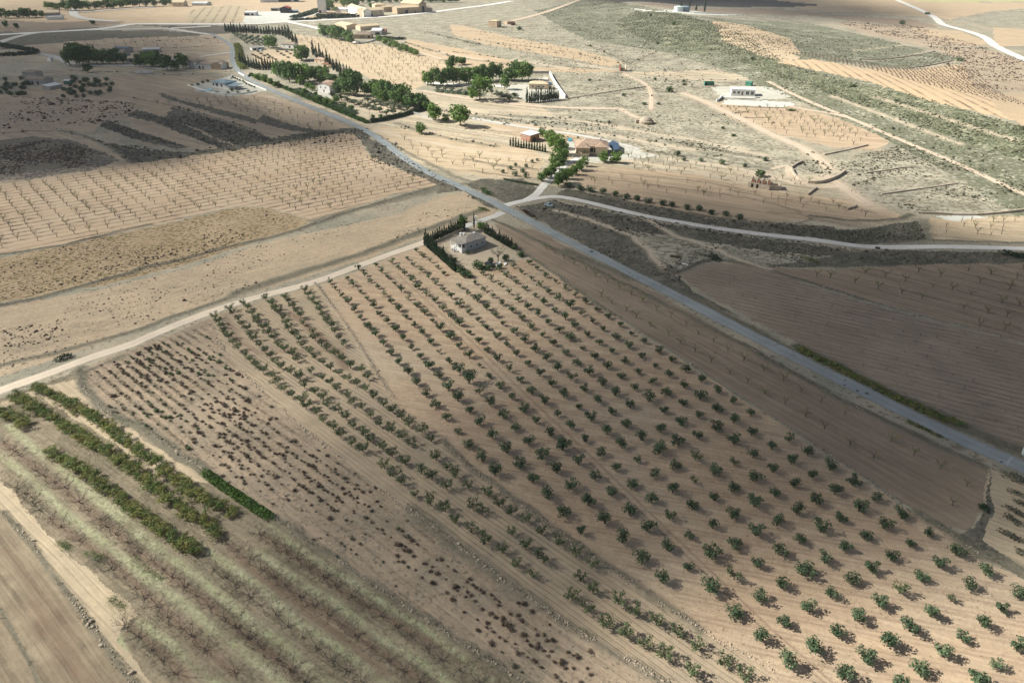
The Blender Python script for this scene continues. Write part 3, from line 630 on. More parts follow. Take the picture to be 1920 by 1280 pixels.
road('1672,-3 1715,15 1747,30 1758,38 1765,47 1802,56 1845,69 1858,80 1866,88 1920,112 1990,140', 11, 'white', 'road', .05)
road('1866,88 1930,87', 5, 'sand', 'track', .05)
road('1865,88 1800,89 1727,86', 4.5, 'sand', 'track', .05)
road('870,215 900,215 960,222', 3, 'sand', 'path', .05)
road(TR['hill3'], 6, 'sand', 'path', .05); road(TR['hill4'], 6, 'sand', 'path', .055); road(TR['hill1'], 3.5, 'sand', 'path', .05); road(TR['hill2'], 4, 'sand', 'path', .055); road('1445,318 1480,308 1475,325 1490,340 1520,350 1545,352 1580,350', 3, 'sand', 'path', .06)
# repair patches, transverse joint and roadside culvert on the asphalt
def sheet(name, pts, mat, dz, parent=None, **k):
    P = UU(pts); r = np.hypot(*P.T); z = G(P[:, 0], P[:, 1]) + dz + np.maximum(0, r - 200) * 3.5e-4
    return obj(name, mk_mesh(name, np.c_[P, z], [tuple(range(len(P)))], mat), parent, **k)
sheet('asphalt_patch', '1586,713 1626,733 1619,737 1580,717', simple('pale_patch', (.26, .29, .295)), .115, kind='structure')
sheet('asphalt_patch', '1884,870 1895,856 1899,858 1889,873', simple('pale_joint', (.33, .36, .37)), .115, kind='structure')
for s in ('1583,712 1587,713 1586,715 1582,714', '1582,721 1586,722 1585,724 1581,723', '1606,731 1611,733 1609,735 1604,733', '1623,736 1630,738 1627,740 1621,738', '1876,864 1881,866 1879,868 1874,866', '1108,470 1114,472 1110,474 1105,472', '898,388 903,390 901,392 896,390'):
    sheet('asphalt_patch', s, simple('tar_patch', (.05, .055, .06)), .119, kind='structure')
# ------------------------------------------------------------ haze and clouds
hz = MB().box(-4100, 4100, -4100, 4100, -9, 128).mesh('haze', None)
hm = bpy.data.materials.new('thin_air'); b = NB(hm); pv = b.new('ShaderNodeVolumePrincipled')
pv.inputs['Color'].default_value = (.86, .92, 1, 1); pv.inputs['Density'].default_value = 0.00006; pv.inputs['Anisotropy'].default_value = .1
o = b.new('ShaderNodeOutputMaterial'); b.l.new(pv.outputs[0], o.inputs['Volume']); hz.materials.clear(); hz.materials.append(hm)
obj('haze', hz, kind='stuff')
CU = np.array([-300, 0, 120, 240, 360, 480, 600, 720, 840, 960, 1080, 1200, 1320, 1440, 1560, 1680, 1800, 1920, 2300], float)
CV = [-60, 0, 25, 50, 90, 140, 200, 250, 300, 335, 365, 400, 450, 500, 560, 640, 740, 860, 1000, 1140, 1280, 1500]
SH = """0.3 0.35 0.4 0.3 0.2 0.05 0 0.1 0.1 0 0.2 0.8 0.9 0.7 0.3 0 0 0 0
0.3 0.35 0.4 0.3 0.15 0 0 0.1 0.1 0 0.3 0.9 1 0.9 0.5 0.1 0 0 0
0.5 0.45 0.4 0.25 0.1 0 0 0 0 0 0 0 0.1 0.5 0.8 0.5 0.1 0 0
0.6 0.6 0.6 0.5 0.4 0.2 0 0 0 0 0 0 0 0 0.05 0.1 0 0 0
0.8 0.85 0.85 0.85 0.6 0.2 0 0 0 0 0 0 0 0 0 0 0 0 0
0.9 0.95 0.95 0.9 0.62 0.03 0 0 0 0 0 0 0 0 0 0 0 0 0
0.95 0.95 0.95 0.9 0.8 0.5 0.3 0 0 0 0 0 0 0 0 0 0 0 0
1 1 0.97 0.93 0.88 0.8 0.6 0.25 0 0 0 0 0 0 0 0 0 0 0
0.95 0.95 0.9 0.7 0.35 0.25 0.2 0.1 0 0 0.05 0.05 0 0 0 0 0 0 0
0.6 0.5 0.35 0.28 0.28 0.28 0.28 0.28 0.21 0.25 0.4 0.4 0.35 0.2 0.1 0 0 0 0
0.33 0.33 0.33 0.33 0.33 0.33 0.33 0.33 0.25 0.5 0.65 0.65 0.6 0.45 0.3 0.2 0.05 0 0
0.33 0.33 0.33 0.33 0.33 0.33 0.33 0.33 0.25 0.6 0.75 0.8 0.8 0.75 0.6 0.4 0.1 0 0.1
0.33 0.33 0.33 0.33 0.33 0.33 0.33 0.33 0.35 0.65 0.8 0.85 0.85 0.85 0.8 0.75 0.5 0.4 0.5
0.33 0.33 0.33 0.33 0.33 0.33 0.33 0.33 0.25 0.5 0.75 0.85 0.9 0.9 0.9 0.9 0.85 0.8 0.8
0.33 0.33 0.33 0.33 0.33 0.33 0.33 0.33 0.25 0.38 0.6 0.8 0.9 0.95 0.95 0.95 0.95 0.9 0.9
0.33 0.33 0.33 0.33 0.33 0.33 0.33 0.4 0.32 0.52 0.72 0.87 0.98 0.98 0.98 0.97 0.97 0.97 0.95
0.1 0.1 0.1 0.1 0.15 0.22 0.27 0.42 0.57 0.72 0.82 0.9 0.95 0.98 0.98 0.95 0.95 0.95 0.95
0.05 0.05 0.05 0.08 0.18 0.34 0.5 0.92 0.77 0.82 0.85 0.87 0.9 0.92 0.92 0.85 0.85 0.8 0.8
0.05 0.05 0.08 0.12 0.26 0.44 0.6 0.95 0.75 0.72 0.69 0.72 0.72 0.69 0.67 0.55 0.55 0.55 0.5
0.1 0.1 0.12 0.2 0.36 0.5 0.55 0.73 0.5 0.4 0.35 0.3 0.25 0.2 0.15 0.1 0.1 0.1 0.1
0.15 0.15 0.2 0.28 0.38 0.45 0.42 0.56 0.35 0.25 0.15 0.05 0 0 0 0 0 0 0
0.2 0.2 0.25 0.3 0.38 0.4 0.38 0.44 0.2 0.1 0 0 0 0 0 0 0 0 0"""
SH = np.array([[float(q) for q in l.split()] for l in SH.strip().split('\n')]); SH = 1 - (1 - SH) ** 1.6
def bic(tab, fu, fv):
    def cub(a, b, c, d, t): return b + .5 * t * (c - a + t * (2 * a - 5 * b + 4 * c - d + t * (3 * (b - c) + d - a)))
    i = np.clip(fv.astype(int), 0, tab.shape[0] - 2); j = np.clip(fu.astype(int), 0, tab.shape[1] - 2); tv = fv - i; tu = fu - j
    g = lambda a, b: tab[np.clip(a, 0, tab.shape[0] - 1), np.clip(b, 0, tab.shape[1] - 1)]
    rows = [cub(g(i + a, j - 1), g(i + a, j), g(i + a, j + 1), g(i + a, j + 2), tu) for a in (-1, 0, 1, 2)]
    return cub(*rows, tv)
def shade_at(x, y):
    z = -CAMH; dep = y * cos(TH) - z * sin(TH); up = y * sin(TH) + z * cos(TH)
    ok = dep > 30; dep = np.maximum(dep, 30)
    u = 960 + F * x / dep; v = 640 - F * up / dep
    fu = np.interp(u, CU, np.arange(len(CU))); fv = np.interp(v, CV, np.arange(len(CV)))
    s = bic(SH, fu, fv) * ok
    edge = np.clip((u + 2200) / 1900, 0, 1) * np.clip((4200 - u) / 1900, 0, 1) * np.clip((3600 - v) / 2000, 0, 1)
    far = np.clip((2300 - np.hypot(x, y)) / 700, 0, 1)
    return np.clip(s * edge * far, 0, 1)
CZ, CS, SIG = 900.0, 12.0, 0.03
offx, offy = SD[0] / SD[2] * CZ, SD[1] / SD[2] * CZ
gx = np.arange(-1500, 1500, CS); gy = np.arange(-60, 2400, CS)
cx, cy = np.meshgrid(gx, gy)
sh = shade_at(cx, cy)
ns = .05 * np.sin(cx / 23 + 3 * np.sin(cy / 37)) * np.sin(cy / 41 + 2 * np.sin(cx / 29))
sh = np.clip(sh + ns * (sh > .1), 0, 1)
tau = -np.log(1 - .975 * sh); tau[tau < .02] = 0; tau[0] = tau[-1] = 0; tau[:, 0] = tau[:, -1] = 0
th_ = tau * SD[2] / SIG
ny, nx = th_.shape; idx = np.arange(nx * ny).reshape(ny, nx)
q = np.stack([idx[:-1, :-1], idx[:-1, 1:], idx[1:, 1:], idx[1:, :-1]], -1).reshape(-1, 4)
tf = th_.ravel(); q = q[(tf[q] > 0).any(1)]
par = np.arange(nx * ny)
import collections
lab = -np.ones(nx * ny, int); adj = collections.defaultdict(list)
cell = {}
for n_, c in enumerate(q):
    for a in c: adj[a].append(n_)
clab = -np.ones(len(q), int); nc = 0
for s0 in range(len(q)):
    if clab[s0] >= 0: continue
    st = [s0]; clab[s0] = nc
    while st:
        c = st.pop()
        for a in q[c]:
            if tf[a] <= 0: continue
            for m_ in adj[a]:
                if clab[m_] < 0: clab[m_] = nc; st.append(m_)
    nc += 1
cm = bpy.data.materials.new('cloud_vapour'); b = NB(cm); pv = b.new('ShaderNodeVolumePrincipled')
pv.inputs['Color'].default_value = (.97, .975, .98, 1); pv.inputs['Density'].default_value = SIG; pv.inputs['Anisotropy'].default_value = .5
o = b.new('ShaderNodeOutputMaterial'); b.l.new(pv.outputs[0], o.inputs['Volume'])
for c in range(nc):
    qq = q[clab == c]
    if len(qq) < 12: continue
    u_, inv = np.unique(qq.ravel(), return_inverse=True); inv = inv.reshape(-1, 4)
    X = cx.ravel()[u_] + offx; Y = cy.ravel()[u_] + offy; H_ = tf[u_]; n = len(u_)
    bot = inv + n; rim = H_ <= 0
    mp = np.arange(2 * n); mp[n:][rim] = np.nonzero(rim)[0]
    V = np.concatenate([np.stack([X, Y, CZ + H_ * .75], 1), np.stack([X, Y, CZ - H_ * .25], 1)])
    fc = np.concatenate([inv, mp[bot][:, ::-1]])
    uu, iv = np.unique(fc.ravel(), return_inverse=True)
    obj('cloud', mk_mesh('cloud', V[uu], iv.reshape(-1, 4).astype(np.int32), cm, True), kind='structure')
# ------------------------------------------------------------ plant prototypes
def leafcloud(blobs, n, size, seed, flat_=.0, shell=.55):
    r = np.random.default_rng(seed); blobs = np.array(blobs, float)
    w = blobs[:, 3] * blobs[:, 4] * blobs[:, 5]; w = w ** .67; w /= w.sum()
    k = r.choice(len(blobs), n, p=w); B = blobs[k]
    d = r.normal(size=(n, 3)); d /= np.linalg.norm(d, axis=1)[:, None]
    rad = (1 - shell * r.random(n) ** 1.6)
    C = B[:, :3] + d * B[:, 3:6] * rad[:, None]
    nn = d * .9 + r.normal(size=(n, 3)) * .55; nn[:, 2] += .25; nn /= np.linalg.norm(nn, axis=1)[:, None]
    t = np.cross(nn, r.normal(size=(n, 3))); t /= np.linalg.norm(t, axis=1)[:, None]; b_ = np.cross(nn, t)
    s = size * (.6 + .8 * r.random(n))[:, None]; a = (.55 + .6 * r.random(n))[:, None]
    V = np.stack([C - t * s, C + b_ * s * a, C + t * s, C - b_ * s * a * .8], 1).reshape(-1, 3)
    return V, np.arange(4 * n, dtype=np.int32).reshape(-1, 4)
def limb_tree(seed, n, trunk, spread, h, r0, sub=2, fl=1.0):
    r = np.random.default_rng(seed); m = MB(); tips = []
    m.tube((0, 0, -.15), (0, 0, trunk), r0, r0 * .8, 6)
    a0 = r.random() * 6.28
    for k in range(n):
        a = a0 + 2 * pi * (k + r.uniform(-.25, .25)) / n; L = spread * r.uniform(.75, 1.1)
        p = np.array([0, 0, trunk * .95]); rr_ = r0 * .55
        for s in range(3):
            f = (s + 1) / 3; q = np.array([cos(a) * L * f ** .9, sin(a) * L * f ** .9, trunk + (h - trunk) * (f ** fl) * r.uniform(.8, 1.1)])
            m.tube(p, q, rr_, rr_ * .62, 4, False)
            for _ in range(sub):
                a2 = a + r.uniform(-1.1, 1.1); l2 = L * r.uniform(.2, .42)
                e = q + np.array([cos(a2) * l2, sin(a2) * l2, l2 * r.uniform(.1, .9)]); m.tube(q, e, rr_ * .42, rr_ * .12, 3, False); tips.append(e)
            p, rr_, a = q, rr_ * .62, a + r.uniform(-.3, .3)
        tips.append(p)
    return m, tips
PR = {}
def proto(kind, seed):
    k = (kind, seed)
    if k in PR: return PR[k]
    r = np.random.default_rng(seed * 17 + len(kind)); s = seed * 31 + 5
    if kind in ('olive', 'olive2', 'farolive'):      # unit: crown about 1 wide, 1 high -> metres later
        n = r.integers(3, 6); bl = []; m = MB(); m.tube((0, 0, -.08), (.0, 0, .16), .05, .04, 5)
        a0 = r.random() * 6.28
        for i in range(n):
            a = a0 + 6.28 * i / n + r.uniform(-.4, .4); d = r.uniform(.14, .34); z = r.uniform(.40, .74); q = r.uniform(.19, .30)
            bl.append((cos(a) * d, sin(a) * d, z, q, q, q * r.uniform(.8, 1.1))); m.tube((0, 0, .18), (cos(a) * d * .8, sin(a) * d * .8, z), .03, .012, 4, False)
        bl.append((0, 0, .42, .27, .27, .24))
        V, Fq = leafcloud(bl, 70 if kind == 'farolive' else 380, .10 if kind == 'farolive' else .052, s, shell=.7)
        out = [('trunk', m.mesh('trunk', M['bark'])), ('crown', mk_mesh('crown', V, Fq, M['olive2' if kind == 'olive2' else 'olive']))]
    elif kind == 'almond':
        m, tips = limb_tree(s, int(r.integers(3, 6)), .16, .26, .7, .03, 1, .8)
        bl = [(t[0], t[1], t[2] * .9, .17, .17, .14) for t in tips] + [(0, 0, .4, .22, .22, .2)]
        V, Fq = leafcloud(bl, 290, .042, s, shell=.9)
        out = [('branches', m.mesh('branches', M['twig'])), ('crown', mk_mesh('crown', V, Fq, M['almond']))]
    elif kind == 'bare':
        m, tips = limb_tree(s, int(r.integers(4, 8)), .12, .5, r.uniform(.3, .5), .027, 3, 1.1)
        for t in tips:
            for _ in range(3):
                d = r.normal(size=3) * .06; d[2] = abs(d[2]) * 1.3 + .02; m.tube(t, t + d, .004, .002, 3, False)
        out = [('branches', m.mesh('branches', M['black']))]
    elif kind == 'young':
        m, tips = limb_tree(s, int(r.integers(3, 6)), .36, .34, 1.0, .042, 2, .9)
        out = [('branches', m.mesh('branches', M['twig']))]
        if seed % 3 != 0:
            bl = [(*t, .11, .11, .1) for t in tips]
            V, Fq = leafcloud(bl, (60, 150)[seed % 3 - 1], .036, s, shell=1)
            out.append(('crown', mk_mesh('crown', V, Fq, M['sprout'])))
    elif kind == 'leafy':
        m, tips = limb_tree(s, 5, .15, .4, .6, .03, 1, .9)
        bl = [(r.uniform(-.34, .34), r.uniform(-.34, .34), r.uniform(.25, .62), r.uniform(.15, .28), r.uniform(.15, .28), r.uniform(.14, .24)) for _ in range(13)]
        V, Fq = leafcloud(bl, 900, .034, s, shell=.8)
        out = [('branches', m.mesh('branches', M['black'])), ('crown', mk_mesh('crown', V, Fq, M['leafy']))]
    elif kind in ('pine', 'pine2', 'broad'):
        m = MB(); m.tube((0, 0, -.05), (r.uniform(-.03, .03), 0, .6), .03, .015, 5); bl = [(0, 0, .52, .36, .36, .34)]
        for i in range(14):
            a = r.random() * 6.28; z = r.uniform(.2, .84); d = r.uniform(.16, .36) * (1.1 - abs(z - .5)); q = r.uniform(.15, .24)
            bl.append((cos(a) * d, sin(a) * d, z, q, q, q * .8))
        V, Fq = leafcloud(bl, 800, .05, s, shell=.5)
        out = [('trunk', m.mesh('trunk', M['bark'])), ('crown', mk_mesh('crown', V, Fq, M['pine' if kind == 'pine' else 'pine2']))]
    elif kind == 'cypress':
        m = MB(); m.tube((0, 0, -.02), (0, 0, .2), .05, .04, 5)
        bl = [(0, 0, z, q, q, .13) for z, q in ((.12, .30), (.26, .38), (.42, .36), (.58, .28), (.73, .19), (.87, .10))]
        V, Fq = leafcloud(bl, 330, .07, s, shell=.35); V[:, 2] = np.where(V[:, 2] > 0, V[:, 2], 0)
        out = [('trunk', m.mesh('trunk', M['bark'])), ('crown', mk_mesh('crown', V, Fq, M['cypress']))]
    elif kind == 'greytree':
        m, tips = limb_tree(s, 7, .3, .4, .9, .03, 3, .8)
        V, Fq = leafcloud([(*t, .1, .1, .1) for t in tips], 420, .02, s, shell=1)
        out = [('branches', m.mesh('branches', M['twig'])), ('crown', mk_mesh('crown', V, Fq, M['gbrush']))]
    elif kind in ('bush', 'gbush', 'greenbush', 'roundolive'):
        mt = {'bush': 'brush', 'gbush': 'gbrush', 'greenbush': 'ggreen', 'roundolive': 'olive'}[kind]
        bl = [(r.uniform(-.2, .2), r.uniform(-.2, .2), .36, r.uniform(.22, .32), r.uniform(.22, .32), .36) for _ in range(4)]
        V, Fq = leafcloud(bl, 170 if kind != 'roundolive' else 260, .075 if kind != 'roundolive' else .06, s, shell=.6); V[:, 2] = np.maximum(V[:, 2], .01)
        out = [('crown', mk_mesh('crown', V, Fq, M[mt]))]
        if kind == 'roundolive': m = MB().tube((0, 0, -.05), (0, 0, .3), .06, .05, 5); out.insert(0, ('trunk', m.mesh('trunk', M['bark'])))
    PR[k] = out; return out
def dz_(x, y): return float(G(x, y))
def plant(name, kind, seed, x, y, w, h, label, cat, group=None, rot=None, lean=0, single=False):
    parts = proto(kind, seed); z = dz_(x, y); rot = random.uniform(0, 6.28) if rot is None else rot
    if len(parts) == 1:
        o = obj(name, parts[0][1], loc=(x, y, z), rot=rot, label=label, cat=cat, group=group); o.scale = (w, w, h); return o
    e = obj(name, None, loc=(x, y, z), rot=rot, label=label, cat=cat, group=group); e.scale = (w, w, h); e.empty_display_size = .3
    for n_, me in parts: obj(n_, me, e)
    return e
ONES = 'zeroth first second third fourth fifth sixth seventh eighth ninth tenth eleventh twelfth thirteenth fourteenth fifteenth sixteenth seventeenth eighteenth nineteenth'.split()
TENS = {2: 'twent', 3: 'thirt', 4: 'fort', 5: 'fift', 6: 'sixt', 7: 'sevent', 8: 'eight', 9: 'ninet'}
def ordw(n):
    if n < 20: return ONES[n]
    a, b_ = divmod(n, 10)
    return TENS.get(a, 'many') + ('ieth' if b_ == 0 else 'y-' + ONES[b_])
def pxof(x, y):
    z = -CAMH; dep = y * cos(TH) - z * sin(TH); up = y * sin(TH) + z * cos(TH); return 960 + F * x / dep, 640 - F * up / dep
def merged(name, items, label=None, cat=None):
    """items: (kind, seed, x, y, w, h) joined into one stuff object"""
    by = {}
    for kd, sd, x, y, w, h in items:
        z = dz_(x, y); a = random.uniform(0, 6.28); c, s_ = cos(a), sin(a)
        for n_, me in proto(kd, sd):
            V = np.empty(len(me.vertices) * 3, np.float32); me.vertices.foreach_get('co', V); V = V.reshape(-1, 3)
            W = np.stack([(V[:, 0] * c - V[:, 1] * s_) * w + x, (V[:, 0] * s_ + V[:, 1] * c) * w + y, V[:, 2] * h + z], 1)
            by.setdefault(me.materials[0], []).append((W, me))
    for mt, l in by.items():
        Vs, Fs, o_ = [], [], 0
        for W, me in l:
            Vs.append(W); Fs += [tuple(v + o_ for v in p.vertices) for p in me.polygons]; o_ += len(W)
        obj(name, mk_mesh(name, np.concatenate(Vs), Fs, mt), kind='stuff', label=label, cat=cat)

def along(pts, step, jit=.3, start=0):
    P = UU(pts); L = np.concatenate([[0], np.cumsum(np.hypot(*np.diff(P, axis=0).T))]); s = np.arange(start, L[-1], step)
    s = s + rng.normal(0, jit, len(s)); return [(np.interp(q, L, P[:, 0]) + rng.normal(0, jit), np.interp(q, L, P[:, 1]) + rng.normal(0, jit)) for q in s]
# ------------------------------------------------------------ the olive grove
GP = [tuple(map(float, q.split(','))) for q in '612,521 790,466 800,472 862,512 960,496 985,484 1010,502 1112,577 1215,645 1322,716 1430,782 1492,828 1592,892 1702,965 1780,1015 1820,1045 1990,1130 1990,1380 1560,1380 1455,1240 1230,1098 1090,1005 975,925 900,875 850,822 790,768 755,730 722,690 700,660 650,595'.split()]
GP = np.array(GP); lat = []
for i in range(-14, 16):
    row = []
    for j in range(-30, 24):
        v = HL @ np.array([i, j, 1.]); u_, v_ = v[:2] / v[2]
        if v[2] <= 0 or v_ > 1370 or u_ > 1975 or u_ < 300: continue
        if not inpoly(np.array([u_]), np.array([v_]), GP)[0]: continue
        row.append((u_, v_))
    row.sort(key=lambda p: p[1])
    if row: lat.append(row)
trees = []
for a, row in enumerate(lat):
    for b_, (u_, v_) in enumerate(row):
        if random.random() < .012: continue
        p = U(u_ + random.gauss(0, .8), v_ + random.gauss(0, .5)); s = ppm(u_, v_)[0]
        trees.append((s, a, b_, p, u_, v_))
trees.sort(key=lambda t: -t[0])
rest = []
for n_, (s, a, b_, p, u_, v_) in enumerate(trees):
    w = random.gauss(3.65, .55) * (1.0 if v_ > 800 else .92 if v_ > 690 else .84); h = w * random.uniform(.7, .9)
    w = max(2.3, min(5.2, w)); kd_ = 'almond' if random.random() < .05 else 'olive'
    if n_ < 300:
        vis = -10 < u_ < 1930 and v_ < 1290
        plant('olive_tree', kd_, (n_ * 7 + n_ // 14) % 20, p[0], p[1], w, h,
              f'olive tree, {ordw(b_ + 1)} down from the top of grove row {ordw(a + 1)} counted from the almond strip', 'olive tree', 'olive trees in rows in the sandy grove')
    else: rest.append(('farolive', n_ % 8, p[0], p[1], w * .95, h))
merged('olive_trees', rest, 'rows of small olive trees at the far end of the sandy grove', None)
# ------------------------------------------------------------ almond strip between the two stone lines
A2 = (('row nearest the brush field', '402,597 422,628 450,662 490,694 525,725 560,754 619,800 665,840 715,875 767,917 797,937 850,975 905,1015 965,1055 1032,1105 1072,1127 1115,1155 1195,1207 1260,1240 1330,1288'),
      ('second row from the brush field', '430,583 455,612 480,645 512,680 550,707 587,735 627,766 667,802 712,840 767,872 825,910 885,950 925,980 960,1005 1017,1047 1055,1069 1100,1100 1187,1150 1282,1202 1330,1230 1410,1280'),
      ('third row from the brush field', '458,572 490,612 527,654 562,680 597,707 635,737 675,767 717,800 770,835 797,852 852,892 905,927 937,947 972,977 1010,997 1075,1035 1122,1070'),
      ('fourth row from the brush field', '500,564 535,605 557,640 587,667 617,690 665,720 702,747 747,782 792,815 825,838'), ('fifth row from the brush field', '537,560 565,600 600,645 630,667 666,692 700,717'), ('short row by the grove edge', '574,548 600,585 630,625 652,655'))
na = 0
for rn, pts in A2:
    for k, (x, y) in enumerate(along(pts, 4.3, .35)):
        if random.random() < .05: continue
        na += 1; w = random.uniform(3.3, 4.7)
        plant('almond_tree', 'almond', na % 12, x, y, w, w * random.uniform(.68, .86), f'loose grey-green almond tree, {ordw(k + 1)} down the {rn}', 'almond tree', 'leafy almond trees in the tilled strip')
# ------------------------------------------------------------ bare orchard
B2 = [('first bare row from the sandy track', zoomc(0, 960, 4, '380,50 460,110 600,220 740,370 840,430 930,490 1020,570 1080,640 1180,710 1260,790 1360,870 1440,930 1540,1030 1760,1200')),
      ('second bare row from the sandy track', zoomc(0, 960, 4, '760,60 800,110 870,170 960,230 1040,300 1140,360 1220,430 1290,490 1380,560 1470,630 1570,710 1680,790 1770,860 1860,950')),
      ('bare row behind the leafy trees', zoomc(0, 960, 4, '1700,240 1780,290 1880,350')), ('bare row below the leafy trees', zoomc(0, 960, 4, '1600,430 1690,490 1770,560 1870,630')),
      ('short bare row by the track end', zoomc(0, 960, 4, '940,860 1040,940 1140,1030 1210,1110 1310,1210')),
      ('third long bare row', zoomc(480, 960, 4, '40,430 140,490 220,550 330,635 430,700 540,770 650,850 750,930 870,1020 990,1110 1110,1190 1230,1275')),
      ('bare row nearest the stone line', zoomc(480, 960, 4, '30,170 130,230 230,290 310,350 400,420 510,490 600,555 720,630 830,710 940,780 1050,860 1160,930 1280,1020 1390,1110 1530,1190 1680,1290')),
      ('fourth long bare row', zoomc(480, 960, 4, '30,700 150,770 240,860 350,940 450,1020 570,1110 680,1190 790,1270')), ('corner bare row at the bottom', zoomc(480, 960, 4, '-60,940 40,1020 160,1110 260,1190 370,1275')),
      ('upper bare row', zoomc(0, 640, 4, '30,760 100,820 150,860 270,970 330,1010 410,1060 490,1100 600,1210 660,1270')), ('bare row beside the sandy track head', zoomc(0, 640, 4, '130,1100 190,1150 250,1210 300,1270'))]
nb = 0
for rn, row in B2:
    for k, (u_, v_) in enumerate(row):
        p = U(u_, v_); nb += 1; w = random.uniform(2.9, 4.4)
        plant('bare_fruit_tree', 'bare', nb % 15, p[0], p[1], w, w * random.uniform(.8, 1.0), f'leafless dark-limbed fruit tree, {ordw(k + 1)} down the {rn}', 'fruit tree', 'bare fruit trees between mown strips')
nl = 0
for rn, pts in (('leafy row beside the stone line', '72,730 125,757 175,785 225,820 275,857 310,885 340,915 390,945 440,968'), ('middle leafy row', '27,746 75,772 125,803 175,835 225,868 300,925 350,960 410,1005'),
                ('stub of leafy row at the left edge', '-20,765 25,785 55,808'), ('lowest leafy row', '95,850 162,890 225,935 262,967 310,1005 378,1040')):
    for k, (x, y) in enumerate(along(pts, 2.9, .25)):
        nl += 1; w = random.uniform(3.6, 4.7)
        plant('leafy_fruit_tree', 'leafy', nl % 9, x, y, w, w * random.uniform(.6, .78), f'low green-gold fruit tree, {ordw(k + 1)} down the {rn}', 'fruit tree', 'leafy fruit trees with interlocking crowns')
# ------------------------------------------------------------ young almond field
O = U(321, 404); a_ = U(349, 398.6) - O; a_ = a_ ; b_v = U(311.3, 396.7) - O
YP = np.array([tuple(map(float, q.split(','))) for q in '-60,360 90,341 170,326 238,314 400,291 560,267 640,253 660,257 686,294 752,324 812,346 740,358 640,392 584,406 540,392 500,382 440,381 290,416 180,440 90,455 -60,478'.split()])
ys = []
for i in range(-40, 60):
    for j in range(-30, 60):
        p = O + a_ * i + b_v * j
        if p[1] < 150 or p[1] > 700: continue
        u_, v_ = pxof(*p)
        if -20 < u_ < 840 and 240 < v_ < 490 and inpoly(np.array([u_]), np.array([v_]), YP)[0]: ys.append((v_, i, j, p, u_))
ys.sort(key=lambda t: -t[0]); rows_ = sorted({j for _, i, j, _, _ in ys}); rest = []
for n_, (v_, i, j, p, u_) in enumerate(ys):
    if random.random() < .03: continue
    w = random.uniform(2.8, 4.0); h = random.uniform(2.3, 3.2)
    sd = n_ % 9; sd = sd if random.random() < .55 else (sd // 3) * 3
    x, y = p + rng.normal(0, .3, 2)
    i0 = min(q[1] for q in ys if q[2] == j) if n_ < 300 else 0
    if n_ < 300: plant('young_almond_tree', 'young', sd, x, y, w, h, f'spindly young almond, {ordw(i - i0 + 1)} from the left in furrow row {ordw(j - rows_[0] + 1)}', 'almond tree', 'young almond trees in the furrowed field')
    else: rest.append(('young', sd, x, y, w, h))
merged('young_almond_trees', rest)
# saplings on the brown field, the right-hand fields and the distant orchards
def lattice(poly, o, a, b, n=60):
    P = np.array([tuple(map(float, q.split(','))) for q in poly.split()]); O_ = U(*o); A_v = U(*a) - O_; B_v = U(*b) - O_; out = []
    for i in range(-n, n):
        for j in range(-n, n):
            p = O_ + A_v * i + B_v * j
            if p[1] < 60 or p[1] > 2500: continue
            u_, v_ = pxof(*p)
            if inpoly(np.array([u_]), np.array([v_]), P)[0]: out.append((v_, i, j, p, u_))
    return sorted(out, key=lambda t: -t[0])
def orchard(name, kind, cat, label, group, L, w, h, seeds, keep=.95, cap=10**9, jit=.35):
    r = []; ks = {}
    for n_, (v_, i, j, p, u_) in enumerate(L):
        if random.random() > keep: continue
        x, y = p + rng.normal(0, jit, 2); ww = w * random.uniform(.75, 1.25); hh = h * random.uniform(.8, 1.2); sd = seeds[n_ % len(seeds)]
        ks[j] = ks.get(j, 0) + 1
        if n_ < cap: plant(name, kind, sd, x, y, ww, hh, label.format(ordw(ks[j]), ordw(j - min(q[2] for q in L) + 1)), cat, group)
        else: r.append((kind, sd, x, y, ww, hh))
    if r: merged(name + 's', r)
orchard('sapling', 'young', 'sapling', 'thin faint sapling, {} tree of row {} in the red-brown field', 'saplings in the red-brown field', lattice('955,440 1100,495 1250,575 1400,658 1560,745 1700,812 1835,880 1835,930 1810,975 1720,945 1602,870 1440,758 1230,622 1120,556 1000,470', (1555, 860), (1600, 888), (1590, 830)), 3.3, 2.2, [1, 2, 4, 1, 5, 7, 8], .95)
orchard('fruit_sapling', 'young', 'sapling', 'small green-topped sapling, {} tree of row {} in the field below the white track', 'saplings below the white track', lattice('1440,510 1560,510 1665,505 1740,500 1960,500 1960,655 1840,612 1715,580 1615,553', (1745, 590), (1790, 600), (1765, 567)), 3.9, 2.5, [2, 5, 8, 1, 4, 2, 7], .92, jit=.8)
orchard('vine_stump', 'young', 'vine', 'dark stubby young vine, {} plant of row {} in the ploughed field', 'stubby vines in the ploughed field', lattice('1330,510 1440,520 1540,548 1715,600 1930,660 1930,840 1860,820 1700,740 1500,637 1345,558', (1700, 705), (1737, 714), (1716, 687)), 1.5, 1.1, [0, 3, 6], .72, jit=.6)
orchard('orchard_tree', 'young', 'fruit tree', 'thin leafless orchard tree, {} in row {} of the sunny field beyond the cypresses', 'thin trees of the sunny far orchard', lattice('540,66 620,76 700,86 800,108 850,124 795,152 760,168 700,145 660,120 590,90', (700, 120), (714, 120), (706, 125.5)), 4.6, 3.6, [0, 3, 1, 6, 2], .9, 240, .6)
